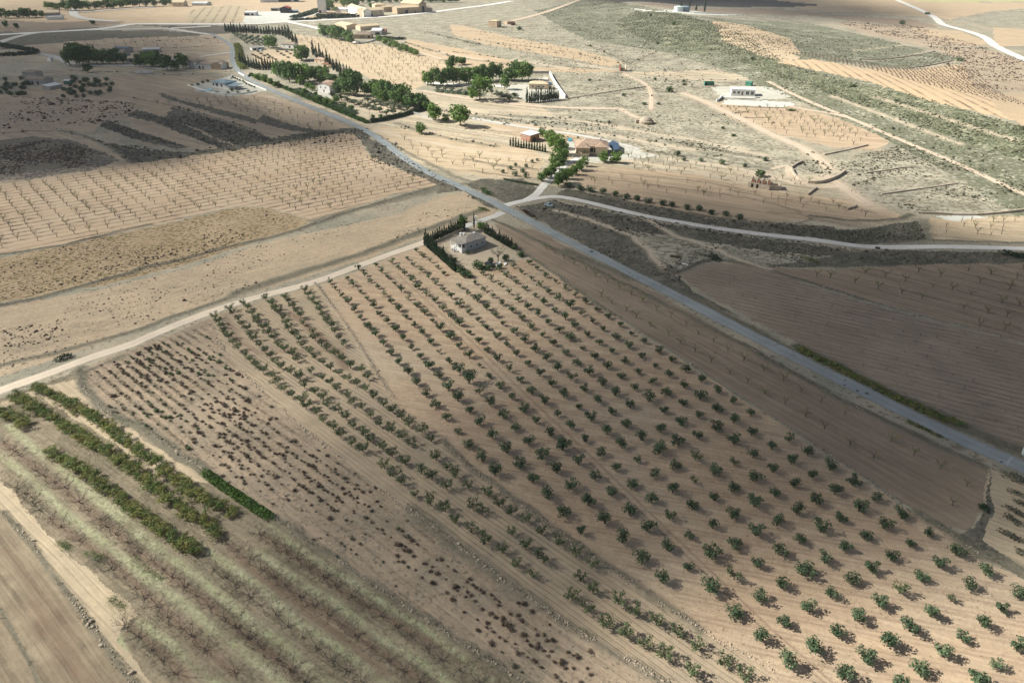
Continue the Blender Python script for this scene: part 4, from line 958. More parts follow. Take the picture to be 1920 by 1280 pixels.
for nm, pl, o_, a_q, b_q, lb in (('shade_orchard_tree', '250,195 470,180 560,205 640,238 560,252 480,222 400,205', (480, 205), (500, 205.5), (488, 212), 'leafless tree, {} of row {}, on the shaded terraces left of the road'),
                         ('terrace_tree', '1080,328 1300,340 1420,365 1560,382 1690,412 1500,395 1300,372 1130,350', (1300, 352), (1335, 356), (1310, 360), 'thin leafless tree, {} of row {}, on the brown terraces above the white track'),
                         ('field_tree', '730,245 850,290 1000,300 1010,330 900,325 780,295', (850, 290), (875, 293), (860, 300), 'small bare tree, {} of row {}, in the field right of the road bend'),
                         ('sunny_tree', '1765,412 1925,408 1925,448 1768,445', (1830, 440), (1856, 440), (1829, 428), 'bare tree, {} of row {}, in the sunny corner field by the white track'),
                         ('slope_tree', '960,240 1200,285 1460,330 1560,345 1500,352 1200,318', (1200, 298), (1225, 301), (1215, 306), 'thin tree, {} of row {}, on the pale terraces beyond the tiled villa'),
                         ('hill_tree', '1350,205 1480,203 1640,255 1600,275 1440,245', (1440, 225), (1456, 225), (1444, 231), 'small bare tree, {} of row {}, on the stepped plot below the white house'),
                         ('ridge_tree', '860,80 1060,100 1150,122 1000,112 880,92', (960, 100), (974, 101.5), (961, 106), 'thin tree, {} of row {}, on the long pale terrace'),
                         ('plot_tree', '1350,78 1470,86 1500,104 1430,98', (1420, 90), (1432, 91), (1422, 94.5), 'thin tree, {} of row {}, in the small plot on the hill'),
                         ('far_tree', '80,70 400,68 420,80 380,90 150,95', (250, 80), (268, 80), (256, 87), 'thin tree, {} of row {}, in the shaded strips at the upper left')):
    orchard(nm, 'young', 'tree', lb, lb[lb.index(',', 20) + 2:] if lb.count(',') > 1 else lb, lattice(pl, o_, a_q, b_q), 4.2 if o_[1] < 320 else 3.2, 3.0, [0, 3, 6, 1, 2], .85, 120, .9)
# ------------------------------------------------------------ single trees, hedges, cypresses
def tree_at(name, kind, u_, v_, hp, wp, label, cat, group, seed=None):
    if kind == 'pine' and random.random() < .3: kind = 'pine2'
    kf = 1.0 if kind == 'cypress' else 1.32; hp = hp * random.uniform(.95, 1.35) if kind == 'cypress' else hp; p = U(u_, v_); s, sv = ppm(u_, v_); seed = random.randrange(8) if seed is None else seed
    return plant(name, kind, seed, p[0], p[1], wp / s * kf, hp / sv * 1.06, label, cat, group)
def clump(name, kind, data, label, cat, group):
    for k, q in enumerate(data.split()):
        q = list(map(float, q.split(','))); tree_at(name, kind, q[0], q[1], q[2], q[3] if len(q) > 3 else q[2] * .85, label.format(ordw(k + 1)), cat, group)
clump('pine_tree', 'pine', '606,66,20,18 614,70,22,18 622,73,24,18 631,75,26,20 641,77,26,18 651,79,22,18 658,82,18,14', 'dark round pine, {} from the left in the clump behind the far farmhouse', 'pine tree', 'pines behind the far farmhouse')
clump('pine_tree', 'pine2', '712,80,14,13 722,84,14,13 733,88,14,13 743,92,14,13 752,96,14,13 762,99,14,13 772,102,13,12 780,105,13,12', 'bright green round pine, {} down the slanting row right of the far farmhouse', 'pine tree', 'slanting row of bright pines')
clump('pine_tree', 'pine', '504,90,22,18 513,93,24,18 566,114,30,30 575,112,22,16', 'dense pine, {} from the left above the garden plot', 'pine tree', 'pines above the garden plot')
clump('cypress', 'cypress', '525,66,16,8 531,68,18,9 537,71,20,9 543,75,22,10 549,79,20,9 556,85,20,9', 'dark cypress, {} from the left behind the small grey house', 'cypress', 'cypresses behind the small grey house')
clump('cypress', 'cypress', ' '.join(f'{588 + 6.4 * k:.0f},{104 + 4.6 * k:.0f},{20 + k % 3},9' for k in range(13)), 'dark pointed conifer, {} down the diagonal windbreak beside the sunny orchard', 'cypress', 'diagonal windbreak of conifers')
clump('pine_tree', 'pine', '520,144,26,18 531,148,30,22 543,154,36,26 556,157,38,28 569,158,38,26 580,152,30,20 590,150,24,18', 'tall dense pine, {} from the left in the wood beside the white walled villa', 'pine tree', 'wood beside the white villa')
clump('pine_tree', 'pine', '636,176,24,22 650,178,30,24 664,180,30,24 669,172,40,30 684,178,20,16', 'dark pine, {} from the left close behind the white villa', 'pine tree', 'pines behind the white villa')
clump('pine_tree', 'pine', '700,178,28,20 711,182,30,20 722,185,32,22 734,189,34,22 747,194,38,26 760,198,38,26 776,202,28,24 790,205,28,24 803,207,20,18', 'green pine, {} from the left in the long grove above the dark fence', 'pine tree', 'long pine grove above the dark fence')
clump('pine_tree', 'pine2', '816,227,32,30 863,236,38,36 790,251,20,18 836,228,14,14 900,188,44,40', 'broad round pine standing apart, {} of the five beside the roadside slope', 'pine tree', 'freestanding round pines')
clump('pine_tree', 'pine', '802,160,26,18 813,161,30,20 826,162,32,20 838,160,32,20 850,159,32,20 862,158,30,20 875,157,30,20 888,155,30,20 900,154,30,20 912,153,30,20 925,151,30,20 937,150,28,18 952,152,24,20 965,152,36,26 979,152,38,28 991,150,30,20 946,168,24,18', 'pine, {} from the left in the long tree belt above the gravel drive', 'pine tree', 'tree belt above the gravel drive')
clump('pine_tree', 'pine', '850,129,22,18 861,122,16,15 868,121,14,13 842,130,18,16', 'dark pine, {} from the left in the knot behind the tree belt', 'pine tree', 'knot of pines behind the tree belt')
clump('pine_tree', 'pine2', '1017,256,16,14 1030,268,24,20 1040,278,28,24 1049,290,30,26 1054,304,28,24 1040,308,20,18 1048,318,24,22 1034,326,20,18 1026,334,20,18 1017,341,18,17 1047,350,24,20 1056,344,24,20 1066,336,22,18 1076,328,20,16 1086,320,20,16 1096,312,18,14', 'bright bushy pine, {} of the avenue leading to the tiled villa', 'pine tree', 'avenue of pines to the tiled villa')
clump('broadleaf_tree', 'broad', '1130,304,20,20 1154,305,20,20', 'round light green tree, {} of the two in front of the tiled villa', 'tree', 'trees in front of the tiled villa')
clump('cypress', 'cypress', ' '.join(f'{957 + 5 * k},{274 + .9 * k:.0f},{13 + k % 3},6' for k in range(14)), 'small cypress, {} from the left in the hedge around the brick shed', 'cypress', 'cypress hedge around the brick shed')
clump('cypress', 'cypress', '988,193,22,8 ' + ' '.join(f'{993 + 4.1 * k:.0f},{193 - .5 * k:.1f},{17 + (k * 7) % 6},7' for k in range(14)), 'dark cypress, {} from the left in the screen below the long tiled house', 'cypress', 'cypress screen below the long tiled house')
clump('garden_olive', 'olive2', '875,178,9,12 888,180,9,12 922,176,10,12 935,182,11,14 945,186,12,14 955,190,14,16 966,184,12,14 848,172,8,10 835,170,8,10 822,169,8,12 862,174,8,12', 'silvery olive, {} in the garden below the gravel drive', 'olive tree', 'garden olives below the gravel drive')
clump('round_olive', 'roundolive', '942,324,9,9 957,318,10,10 967,312,8,8 966,330,12,12 980,323,10,11 985,314,9,9 987,333,11,11 998,305,8,8 1008,302,7,7', 'round olive, {} in the cluster left of the pine avenue', 'olive tree', 'round olives left of the pine avenue')
clump('round_olive', 'roundolive', ' '.join(f'{960 + x / 4:.0f},{320 + y / 4:.0f},13,{15 + k % 3}' for k, (x, y) in enumerate([(420, 128), (505, 142), (592, 160), (680, 176), (765, 194), (848, 210), (940, 224), (1025, 240), (1125, 254), (1205, 270), (1308, 286), (1408, 298), (1500, 326), (1598, 340), (1695, 364)])), 'round dark olive, {} from the left in the single row above the white track', 'olive tree', 'row of round olives above the white track')
clump('round_olive', 'roundolive', '1269,293,14,12 1281,301,8,10 1314,303,9,10 1352,309,12,14 1395,314,10,11 1436,302,10,11', 'dark round tree, {} from the left along the pale track past the tiled villa', 'tree', 'round trees along the pale track')
clump('shrub', 'greenbush', '1255,173,13,17 1227,151,8,7 1106,152,6,7 1283,154,6,8 1283,160,5,10 1170,181,8,9 1222,181,5,4 1236,196,5,10 1208,196,6,12 1355,242,6,9 1375,256,6,11 1262,47,8,7 1220,31,7,6 1233,83,6,8 1410,112,7,9 1485,208,5,16 1800,115,9,14 1690,46,9,12 1737,28,6,14 1600,163,6,14 1680,190,6,9 1107,88,5,6 972,56,8,14', 'dark green hillside bush, {} of the scattered ones', 'shrub', 'scattered hillside bushes')
clump('shrub', 'greenbush', '1428,331,16,26', 'bright green spreading bush behind the gabled stone ruin', 'shrub', None)
clump('pine_tree', 'pine', '132,124,34,24 144,122,38,28 156,120,38,28 168,120,32,24 182,120,26,20 194,120,26,20 206,120,26,20 218,120,28,22 232,119,18,16', 'dark shaded pine, {} from the left in the wood by the blue-roofed farm', 'pine tree', 'wood by the blue-roofed farm')
clump('pine_tree', 'pine', '262,125,22,18 274,125,26,22 287,126,28,26 300,124,26,22 314,132,26,24 328,133,18,16 344,128,26,24', 'dark shaded pine, {} from the left between the two left farms', 'pine tree', 'pines between the left farms')
clump('pine_tree', 'pine', '165,136,16,16', 'lone dark pine below the farm lane at left', 'pine tree', None)
clump('tree', 'pine', ' '.join(f'{x},{y},{h},{w}' for x, y, h, w in [(90, 17, 14, 12), (101, 18, 12, 12), (112, 19, 12, 14), (124, 20, 18, 12), (134, 21, 20, 16), (145, 21, 22, 18), (156, 20, 16, 14), (167, 19, 16, 14), (178, 18, 14, 12), (189, 17, 14, 14), (201, 17, 16, 14), (213, 16, 16, 14), (225, 15, 16, 14), (238, 14, 16, 14), (250, 14, 14, 14), (262, 13, 18, 18), (274, 13, 18, 18), (288, 13, 14, 14), (306, 12, 14, 14), (318, 10, 14, 12)]), 'dark tree, {} from the left in the belt along the top left', 'tree', 'tree belt along the top left')
clump('tree', 'pine', '4,34,18,16 17,35,14,14 34,34,14,16 45,34,18,16 56,34,18,16 66,33,14,14 78,33,12,12 12,52,12,10 33,56,12,8 174,46,8,10', 'dark tree, {} from the left around the pale shed', 'tree', 'trees around the pale shed')
clump('tree', 'pine', ' '.join(f'{618 + 12.5 * k:.0f},{6 if k < 12 else 5},{9 + (k * 5) % 5},12' for k in range(20)), 'dark far tree, {} from the left in the line behind the cream farm', 'tree', 'tree line behind the cream farm')
clump('tree', 'broad', '613,20,20,13 622,18,18,12 646,14,18,13 656,12,16,12 663,10,14,12 669,12,12,12 695,16,10,8 630,22,8,10', 'green tree, {} from the left beside the white block of the cream farm', 'tree', 'trees at the cream farm')
clump('poplar', 'cypress', '1276,21,15,6 1292,18,18,6 1321,23,17,6 1305,20,8,6', 'slim yellow-green poplar, {} from the left by the round tanks', 'poplar', 'poplars by the round tanks')
clump('broadleaf_tree', 'broad', '867,432,28,16', 'pale green tree behind the cottage cypress hedge', 'tree', None)
clump('broadleaf_tree', 'pine', '903,430,14,18', 'dark bushy tree beside the cottage gate', 'tree', None)
clump('grey_tree', 'greytree', '934,490,24,24', 'feathery grey-leaved tree in the cottage yard', 'tree', None)
clump('cypress', 'cypress', '889,428,24,5 871,434,22,6', 'tall thin cypress, {} of the pair flanking the cottage gate', 'cypress', 'gate cypresses')
clump('cypress', 'cypress', ' '.join(f'{797 + 2.55 * k:.1f},{460 + 2.25 * k:.1f},{19 + (k * 5) % 6},9' for k in range(23)), 'cypress, {} from the top in the hedge left of the cottage', 'cypress', 'left cypress hedge of the cottage')
clump('cypress', 'cypress', ' '.join(f'{800 + 4.2 * k:.1f},{458 - 1.9 * k:.1f},{16 + (k * 7) % 7},9' for k in range(17)), 'cypress, {} from the left in the hedge behind the cottage', 'cypress', 'rear cypress hedge of the cottage')
clump('cypress', 'cypress', ' '.join(f'{910 + 3.3 * k:.1f},{438 + 1.9 * k:.1f},{13 + (k * 5) % 7},8' for k in range(16)), 'cypress, {} from the top in the hedge right of the cottage', 'cypress', 'right cypress hedge of the cottage')
clump('shrub', 'greenbush', '965,468,14,16 973,480,12,18 856,506,14,16 864,512,18,20 872,518,15,18 882,520,10,16 893,502,18,18 903,504,16,18 914,504,12,18 922,494,16,16 951,489,16,16 937,503,12,14 912,505,8,12 855,490,10,10 876,476,9,9', 'garden shrub, {} around the cottage yard', 'shrub', 'shrubs around the cottage yard')
clump('cypress', 'cypress', ' '.join(f'{452 + 5.2 * k:.0f},{122 + min(9, 1.6 * k):.0f},{17 + (k * 5) % 5},8' for k in range(14)), 'dark cypress, {} from the left in the row below the garden plot', 'cypress', 'cypress row below the garden plot')
clump('cypress', 'cypress', ' '.join(f'{424 + 5.5 * k:.0f},{60 + .3 * k:.0f},{12 + (k * 5) % 5},8' for k in range(19)), 'small cypress, {} from the left in the far row beside the top road', 'cypress', 'far cypress row beside the top road')
clump('garden_tree', 'broad', '484,150,12,14 496,154,14,14 507,158,12,12 520,164,12,14 578,165,10,12 586,170,10,12', 'small bright tree, {} from the left behind the roadside hedge', 'tree', 'small trees behind the roadside hedge')
clump('garden_olive', 'olive2', ' '.join(f'{x},{y},12,15' for x, y in [(640, 188), (652, 192), (664, 196), (675, 200), (688, 204), (700, 206), (712, 210), (690, 192), (702, 196), (714, 198), (726, 202), (738, 204), (750, 206), (764, 208), (625, 184), (737, 214), (725, 216)]), 'silvery olive, {} in the little grove behind the long hedge', 'olive tree', 'olives behind the long hedge')
sh_l = [(u_, v_) for u_, v_ in ((random.uniform(118, 212), random.uniform(146, 186)) for _ in range(90)) if v_ < 150 + (212 - u_) * .5 + 20][:46] + [(random.uniform(0, 60), random.uniform(150, 180)) for _ in range(26)]
clump('round_olive', 'roundolive', ' '.join(f'{u_:.0f},{v_:.0f},9,11' for u_, v_ in sorted(sh_l)), 'shaded olive, {} from the left around the lower left farmhouse', 'olive tree', 'olives around the lower left farmhouse')
clump('broadleaf_tree', 'broad', '600,190,12,14 612,195,12,14 624,198,10,12 632,192,14,12 645,203,10,12 658,207,10,12 592,182,10,10 572,176,10,12 700,222,7,9 714,222,7,9', 'small green tree, {} from the left in the garden below the white villa', 'tree', 'small trees below the white villa')
clump('pine_tree', 'pine', '606,152,20,18 616,156,20,16 627,158,18,16 600,140,16,14 645,160,22,18 656,158,26,20', 'dark pine, {} from the left between the villa and the windbreak', 'pine tree', 'pines between villa and windbreak')
clump('pine_tree', 'pine', '524,140,16,14 600,158,20,16 588,146,18,16 612,140,16,14 637,166,20,18 695,176,20,18 706,190,22,18 718,194,24,20 742,198,26,22 768,204,24,20 783,200,20,18 796,196,16,16', 'rounded pine, {} from the left filling the villa woods', 'pine tree', 'pines filling the villa woods')
clump('garden_vine', 'gbush', ' '.join(f'{x},{y},4,7' for a, b_, c, d in ((475, 104, 488, 111), (483, 98, 503, 110), (501, 104, 518, 113), (520, 98, 540, 109), (537, 98, 560, 110), (546, 96, 568, 108)) for x, y in [(round(a + (c - a) * t / 3), round(b_ + (d - b_) * t / 3)) for t in range(4)]), 'low trained bush, {} in the garden plot rows', 'bush', 'low bushes in the garden plot')
clump('far_olive', 'farolive', ' '.join(f'{x},{y},6,9' for r_ in range(5) for x, y in [(440 + 11 * t + r_ * 6, 66 + r_ * 4.2 + t * 1.6) for t in range(6 - r_ // 2)]), 'silvery far olive, {} in the plot beside the winding road', 'olive tree', 'olives beside the winding road')
clump('villa_shrub', 'greenbush', ' '.join(f'{437 + 4.4 * k:.0f},{146 + 2.1 * k:.0f},5,5' for k in range(10)) + ' 372,160,6,8 380,156,6,8 388,154,6,8 360,162,5,6 407,175,5,8 428,175,5,6 435,171,8,7 446,174,5,6 466,172,4,7', 'clipped shrub, {} around the blue-roofed villa', 'shrub', 'shrubs around the blue-roofed villa')
# continuous hedges
def hedge(name, pts, w, h, mat, label, n_per=26, size=.35, cat='hedge'):
    P = smooth_poly(UU(pts), 2); L = np.concatenate([[0], np.cumsum(np.hypot(*np.diff(P, axis=0).T))]); n = int(L[-1] * n_per)
    s = rng.uniform(0, L[-1], n); X = np.interp(s, L, P[:, 0]); Y = np.interp(s, L, P[:, 1])
    ang_ = rng.uniform(0, 6.28, n); rad = np.sqrt(rng.random(n)) * w / 2; hv = h * (.8 + .3 * np.sin(s * .9) * np.sin(s * .37 + 1))
    ox, oy = np.cos(ang_) * rad, np.sin(ang_) * rad; X += ox; Y += oy
    top = hv * np.sqrt(np.clip(1 - (rad / (w / 2)) ** 4, .05, 1)); Z = G(X, Y) + top * rng.uniform(.25, 1, n) ** .5
    C = np.stack([X, Y, Z], 1); nn = np.stack([ox / w, oy / w, np.full(n, .6)], 1) + rng.normal(size=(n, 3)) * .45; nn /= np.linalg.norm(nn, axis=1)[:, None]
    t = np.cross(nn, rng.normal(size=(n, 3))); t /= np.linalg.norm(t, axis=1)[:, None]; b2 = np.cross(nn, t); sz = size * rng.uniform(.6, 1.3, n)[:, None]
    V = np.stack([C - t * sz, C + b2 * sz * .8, C + t * sz, C - b2 * sz * .8], 1).reshape(-1, 3)
    return obj(name, mk_mesh(name, V, np.arange(4 * n, dtype=np.int32).reshape(-1, 4), M[mat]), label=label, cat=cat)
hedge('hedge', '386,889 410,906 440,927 475,950 508,972', 2.6, 1.3, 'leafy2', 'vivid green dense hedge along the stone line in the orchard', 120, .22)
hedge('hedge', '470,141 500,153 540,168 580,186 620,202 655,217 690,231', 4.5, 2.0, 'leafy2', 'long green roadside hedge below the white villa', 55, .55)
hedge('hedge', '560,170 600,187 640,203 665,214', 6, 2.2, 'olive', 'bushy grey-green belt behind the roadside hedge', 40, .55)
hedge('hedge', '445,86 449,100 449,112 452,122 458,130', 8, 3, 'leafy', 'green bank of bushes on the bend of the road', 26, .7)
hedge('roadside_bushes', '1494,655 1550,682 1610,712 1650,733 1700,757 1750,780 1805,800', 3.2, 1.5, 'leafy', 'low olive-green bushes lining the asphalt road', 55, .25, 'bushes')
hedge('roadside_bushes', '1700,790 1740,808 1765,820', 1.5, .7, 'leafy', 'short patch of green weeds on the lower road edge', 40, .2, 'bushes')
hedge('hedge', '552,34 580,27 598,19 617,20', 14, 4, 'cypress', 'dark hedge running up beside the white yard', 16, 1.5)
hedge('hedge', '548,39 575,38 598,37', 12, 3, 'cypress', 'low dark hedge beside the top road', 16, 1.4)
hedge('hedge', '602,34 630,34 662,33', 22, 6, 'hedge', 'broad clipped dark hedge in front of the cream farm', 26, 1.6)
hedge('hedge', '0,86 20,90 45,94 70,99', 7, 4, 'hedge', 'dark tall hedge slanting down at the left edge', 26, .9)
hedge('hedge', '70,101 40,104 0,106', 6, 4, 'hedge', 'dark tall hedge closing the plot at the left edge', 26, .9)
hedge('hedge', '720,72 745,75 757,74', 8, 3, 'hedge', 'dark hedge right of the far farmhouse', 26, .9)
hedge('hedge', '820,172 850,175 880,178 905,180', 8, 2, 'olive2', 'silvery shrub border along the gravel drive', 16, .7)
hedge('road_bush', '905,358 912,364 920,366', 4, 2, 'ggreen', 'dark green bush beside the road junction', 30, .35, 'bush')
hedge('road_bush', '900,392 915,396', 3, 1, 'leafy', 'flat green weeds at the road junction', 30, .3, 'bush')
hedge('burnt_brush_heap', '1330,483 1340,487 1348,490', 3.5, 1.3, 'cypress', 'black heap of brushwood at the corner of the ploughed field', 60, .25, 'brushwood')
hedge('dark_bush', '1880,476 1900,480 1925,484', 4.5, 1.8, 'cypress', 'large blackish thicket at the right edge below the white track', 50, .35, 'thicket')
hedge('dark_bush', '1843,950 1845,957', 2.0, 1.1, 'cypress', 'small blackish bush beside the sandy strip', 120, .2, 'bush')
hedge('dark_bush', '108,676 125,670 132,668', 3.0, 1.2, 'cypress', 'dark bush on the upper edge of the dirt road', 70, .25, 'bush')
hedge('brown_bush', '1886,890 1905,898 1935,910', 3.4, 1.0, 'gbrush', 'grey-brown thicket beside the end of the sandy strip', 60, .25, 'bush')
for k, s in enumerate(('1893,920 1915,930', '1885,950 1918,968', '1884,965 1912,985', '1875,995 1915,1015', '1905,1030 1925,1045', '1900,940 1925,948')):
    hedge('brown_bush', s, 1.8, .8, 'gbrush', f'flat dry bush, {ordw(k + 1)} down the sandy corner at right', 45, .2, 'bush')
hedge('orange_bush', '982,396 990,402 1000,407', 2.5, 1, 'brush', 'rusty weeds between the road and the white track', 50, .25, 'weeds')
hedge('straw_heap', '1502,482 1520,487 1535,492', 2.6, .8, 'sprout', 'pale straw heap on the weedy ground', 40, .2, 'straw heap')
hedge('dung_heap', '1258,480 1266,483 1276,482', 1.5, .7, 'brush', 'dark brown heap by the little sandy track', 120, .15, 'heap')

# ------------------------------------------------------------ stone lines
def stones(pts, w, dens, size, label, drop=.25):
    P = UU(pts); L = np.concatenate([[0], np.cumsum(np.hypot(*np.diff(P, axis=0).T))]); n = int(L[-1] * dens * 1.6); size = size * .62
    s = rng.uniform(0, L[-1], n); keep = (np.sin(s * .13 + 1) * np.sin(s * .051) > -drop - .3); s = s[keep]; n = len(s)
    X = np.interp(s, L, P[:, 0]) + rng.normal(0, w / 2, n); Y = np.interp(s, L, P[:, 1]) + rng.normal(0, w / 2, n); Z = G(X, Y)
    base = np.array([(-1, -1, -.5), (1, -1, -.5), (1, 1, -.5), (-1, 1, -.5), (-.7, -.8, .7), (.8, -.6, .6), (.6, .8, .8), (-.8, .7, .5)])
    fq = np.array([(4, 5, 6, 7), (0, 1, 5, 4), (1, 2, 6, 5), (2, 3, 7, 6), (3, 0, 4, 7)])
    sz = size * rng.lognormal(0, .4, n); J = base[None] * (1 + rng.uniform(-.3, .3, (n, 8, 3))); a = rng.uniform(0, 6.28, n)
    J = J * sz[:, None, None] * np.array([.5, .4, .4]); ca, sa = np.cos(a)[:, None], np.sin(a)[:, None]
    V = np.stack([J[..., 0] * ca - J[..., 1] * sa + X[:, None], J[..., 0] * sa + J[..., 1] * ca + Y[:, None], J[..., 2] + Z[:, None] + .05], -1).reshape(-1, 3)
    Fq = (fq[None] + 8 * np.arange(n)[:, None, None]).reshape(-1, 4)
    e = obj('stone_wall', None, label=label, cat='stone wall'); obj('stones', mk_mesh('stones', V, Fq.astype(np.int32), M['stone']), e, kind='stuff')
stones('395,603 410,642 437,680 470,712 517,757 580,812 630,850 667,877 705,912 767,958 785,967 842,1012 905,1057 955,1094 1017,1137 1080,1182 1135,1213 1190,1243 1260,1290', .7, 3.5, .38, 'tumbled stone line between the brush field and the almond strip')
stones('595,534 630,584 665,632 705,698 735,747 780,788 830,826 880,876 960,936 997,961 1060,1006 1135,1061 1210,1111 1285,1161 1360,1206 1435,1246 1520,1300', .6, 2.6, .36, 'tumbled stone line between the almond strip and the olive grove')
stones('155,724 175,752 212,781 250,796 287,816 337,853 382,882 512,968 580,1016 630,1046 705,1101 755,1133 830,1183 930,1248 1010,1300', .5, 3.0, .34, 'low pinkish stone line between orchard and brush field')
stones('0,955 12,968 62,1022 100,1079 140,1127 175,1177 212,1229 255,1290', .6, 2.2, .32, 'scattered stones between the ploughed field and sandy track')
stones('1022,500 1122,573 1230,640 1335,710 1440,777 1560,855 1652,917 1722,962 1790,1007 1830,1036 1890,1058 1925,1078', .45, 2.4, .3, 'thin stone line between the olive grove and brown field')
stones('1340,484 1440,506 1540,536 1615,561 1715,588 1840,620 1930,641', .5, 1.6, .34, 'broken stone line across the right-hand fields')
stones('985,437 1060,475 1100,500 1400,650 1440,672 1600,760 1660,790', .7, .5, .35, 'scattered pale stones along the lower road verge')
stones('1240,505 1262,520 1240,500 1200,480', 1.5, 2.0, .4, 'pale rubble scattered beside the sandy path', 1)
stones('1620,462 1730,425 1640,420 1560,418', 2.5, .6, .4, 'pale rocks on the dark weedy bank', 1)
stones('850,462 905,398 935,398', .9, 1.0, .4, 'loose stones along the verge behind the cottage', 1)
stones('110,462 230,505 480,556', .5, .0001, .4, 'x') if 0 else None
# a few loose boulders by the track
for k, (u_, v_, l_) in enumerate(((63, 1014, 'flat grey boulder beside the sandy track'), (171, 1166, 'upper pale boulder at the ploughed field edge'), (165, 1173, 'lower pinkish boulder at the ploughed field edge'), (190, 1211, 'single pinkish boulder lying on the ploughed soil'), (247, 1262, 'whitish boulder at the bottom of the stone line'))):
    p = P3(u_, v_); m = MB(); r_ = np.random.default_rng(k); ring = [(cos(t) * (.55 + r_.uniform(-.12, .12)), sin(t) * (.38 + r_.uniform(-.08, .08))) for t in np.linspace(0, 6.28, 8)[:-1]]
    V = [(x, y, -.1) for x, y in ring] + [(x * .9, y * .9, .22) for x, y in ring] + [(x * .45, y * .5, .36 + r_.uniform(-.04, .04)) for x, y in ring]
    Fq = [(i, (i + 1) % 7, 7 + (i + 1) % 7, 7 + i) for i in range(7)] + [(7 + i, 7 + (i + 1) % 7, 14 + (i + 1) % 7, 14 + i) for i in range(7)] + [tuple(range(14, 21))]
    obj('boulder', mk_mesh('boulder', V, Fq, M['stone']), loc=p, rot=k, label=l_, cat='boulder')
# dry stone walls with real height
def wall(name, pts, w, h, mat, label, cat='wall', taper=0):
    if mat == 'rubble': h *= .6; w *= .7
    P = smooth_poly(UU(pts), 1); n = len(P); D = np.gradient(P, axis=0); D /= np.linalg.norm(D, axis=1)[:, None]; N_ = np.stack([-D[:, 1], D[:, 0]], 1)
    Lx = P + N_ * w / 2; Rx = P - N_ * w / 2; zl = G(Lx[:, 0], Lx[:, 1]); zr = G(Rx[:, 0], Rx[:, 1]); zt = np.maximum(zl, zr) + h * (1 + taper * rng.uniform(-1, 1, n))
    V = np.concatenate([np.c_[Lx, zl - .4], np.c_[Lx, zt], np.c_[Rx, zt], np.c_[Rx, zr - .4]]); Fq = []
    for i in range(n - 1): Fq += [(i, n + i, n + i + 1, i + 1)[::-1], (n + i, 2 * n + i, 2 * n + i + 1, n + i + 1)[::-1], (2 * n + i, 3 * n + i, 3 * n + i + 1, 2 * n + i + 1)[::-1]]
    Fq += [(0, n, 2 * n, 3 * n), (4 * n - 1, 3 * n - 1, 2 * n - 1, n - 1)]
    return obj(name, mk_mesh(name, V, Fq, M[mat]), label=label, cat=cat)
wall('terrace_wall', '1483,318 1488,330 1500,340 1520,345 1545,343 1568,334 1585,322', 1.2, 2.4, 'rubble', 'curved retaining wall on the slope above the ruin', taper=.1)
wall('stone_wall', '1483,316 1495,308 1506,304', .8, 1.8, 'rubble', 'short dark stone wall above the curved retaining wall', taper=.2)
wall('stone_wall', '1514,366 1522,360 1531,353', .8, 1.6, 'rubble', 'short slanting stone wall right of the gabled ruin', taper=.2)
wall('stone_wall', '1588,394 1598,391 1606,387', .8, 1.6, 'rubble', 'stub of stone wall on the orange terrace', taper=.2)
wall('stone_wall', '1652,365 1690,360 1735,353 1770,348 1795,345', .8, 1.0, 'rubble', 'long stone wall across the grey slope at right', taper=.2)
wall('stone_wall', '1624,325 1660,320 1690,315 1715,314', .8, .9, 'rubble', 'upper stone wall across the grey slope at right', taper=.2)
wall('stone_wall', '1720,400 1760,402 1800,404 1840,403 1880,400 1940,393', .9, 1.5, 'rubble', 'stone wall above the sunny corner field', taper=.2)
wall('stone_wall', '1545,291 1575,285 1627,273', .8, 1.2, 'rubble', 'stone wall on the scrub slope below the footpath', taper=.2)
wall('stone_wall', '1440,330 1470,338 1490,345', .7, .8, 'rubble', 'low broken wall behind the gabled ruin', taper=.4)
wall('stone_wall', '1062,186 1110,178 1160,170 1212,163', .8, .8, 'rubble', 'thin stone wall right of the cypress screen', taper=.3)
wall('stone_wall', '1610,112 1680,110 1740,100 1752,96', 1.2, 1.2, 'rubble', 'upper dry wall on the far scrub mound', taper=.3)
wall('stone_wall', '1698,128 1740,124 1785,115', 1.2, 1.4, 'rubble', 'lower dry wall on the far scrub mound', taper=.3)
wall('boundary_wall', '1031,140 1040,157 1050,172 1060,185', .7, 2.6, 'white', 'white boundary wall closing the long tiled house plot')
wall('boundary_wall', '992,138 1010,138 1029,138', .7, 2.0, 'conc', 'grey wall with gate piers behind the long tiled house')
wall('boundary_wall', '660,80 675,82 690,81 706,75', .6, 1.8, 'white', 'white curved yard wall before the far farmhouse')
wall('boundary_wall', '352,160 375,168 400,175 430,178 462,176 482,171', .5, .8, 'white', 'low white wall around the blue-roofed villa')
wall('boundary_wall', '432,148 437,144 445,147 470,158 500,170', .4, .8, 'white', 'white roadside wall of the blue-roofed villa')
wall('boundary_wall', '447,138 462,146 470,140', .5, 1.6, 'white', 'white entrance wall opposite the blue-roofed villa')
wall('boundary_wall', '1343,191 1348,189 1355,182', .6, 1.8, 'white', 'short white splayed wall left of the white house')
wall('boundary_wall', '1357,183 1380,184 1400,185 1425,184', .5, .7, 'conc', 'low kerb wall in front of the white house')
wall('boundary_wall', '775,214 790,217 800,220 812,225', .5, 1.5, 'conc', 'pale block wall beside the round pine')
wall('garden_wall', '1300,25 1340,26 1400,27', 1.0, 1.0, 'white', 'low white embankment at the round tanks')
for k, pts in enumerate(('1376,212 1400,211', '1383,201 1470,203', '1395,221 1440,221')): wall('terrace_wall', pts, .8, .8, 'rubble', f'low terrace wall, {ordw(k + 1)} on the stepped plot below the white house', taper=.4)
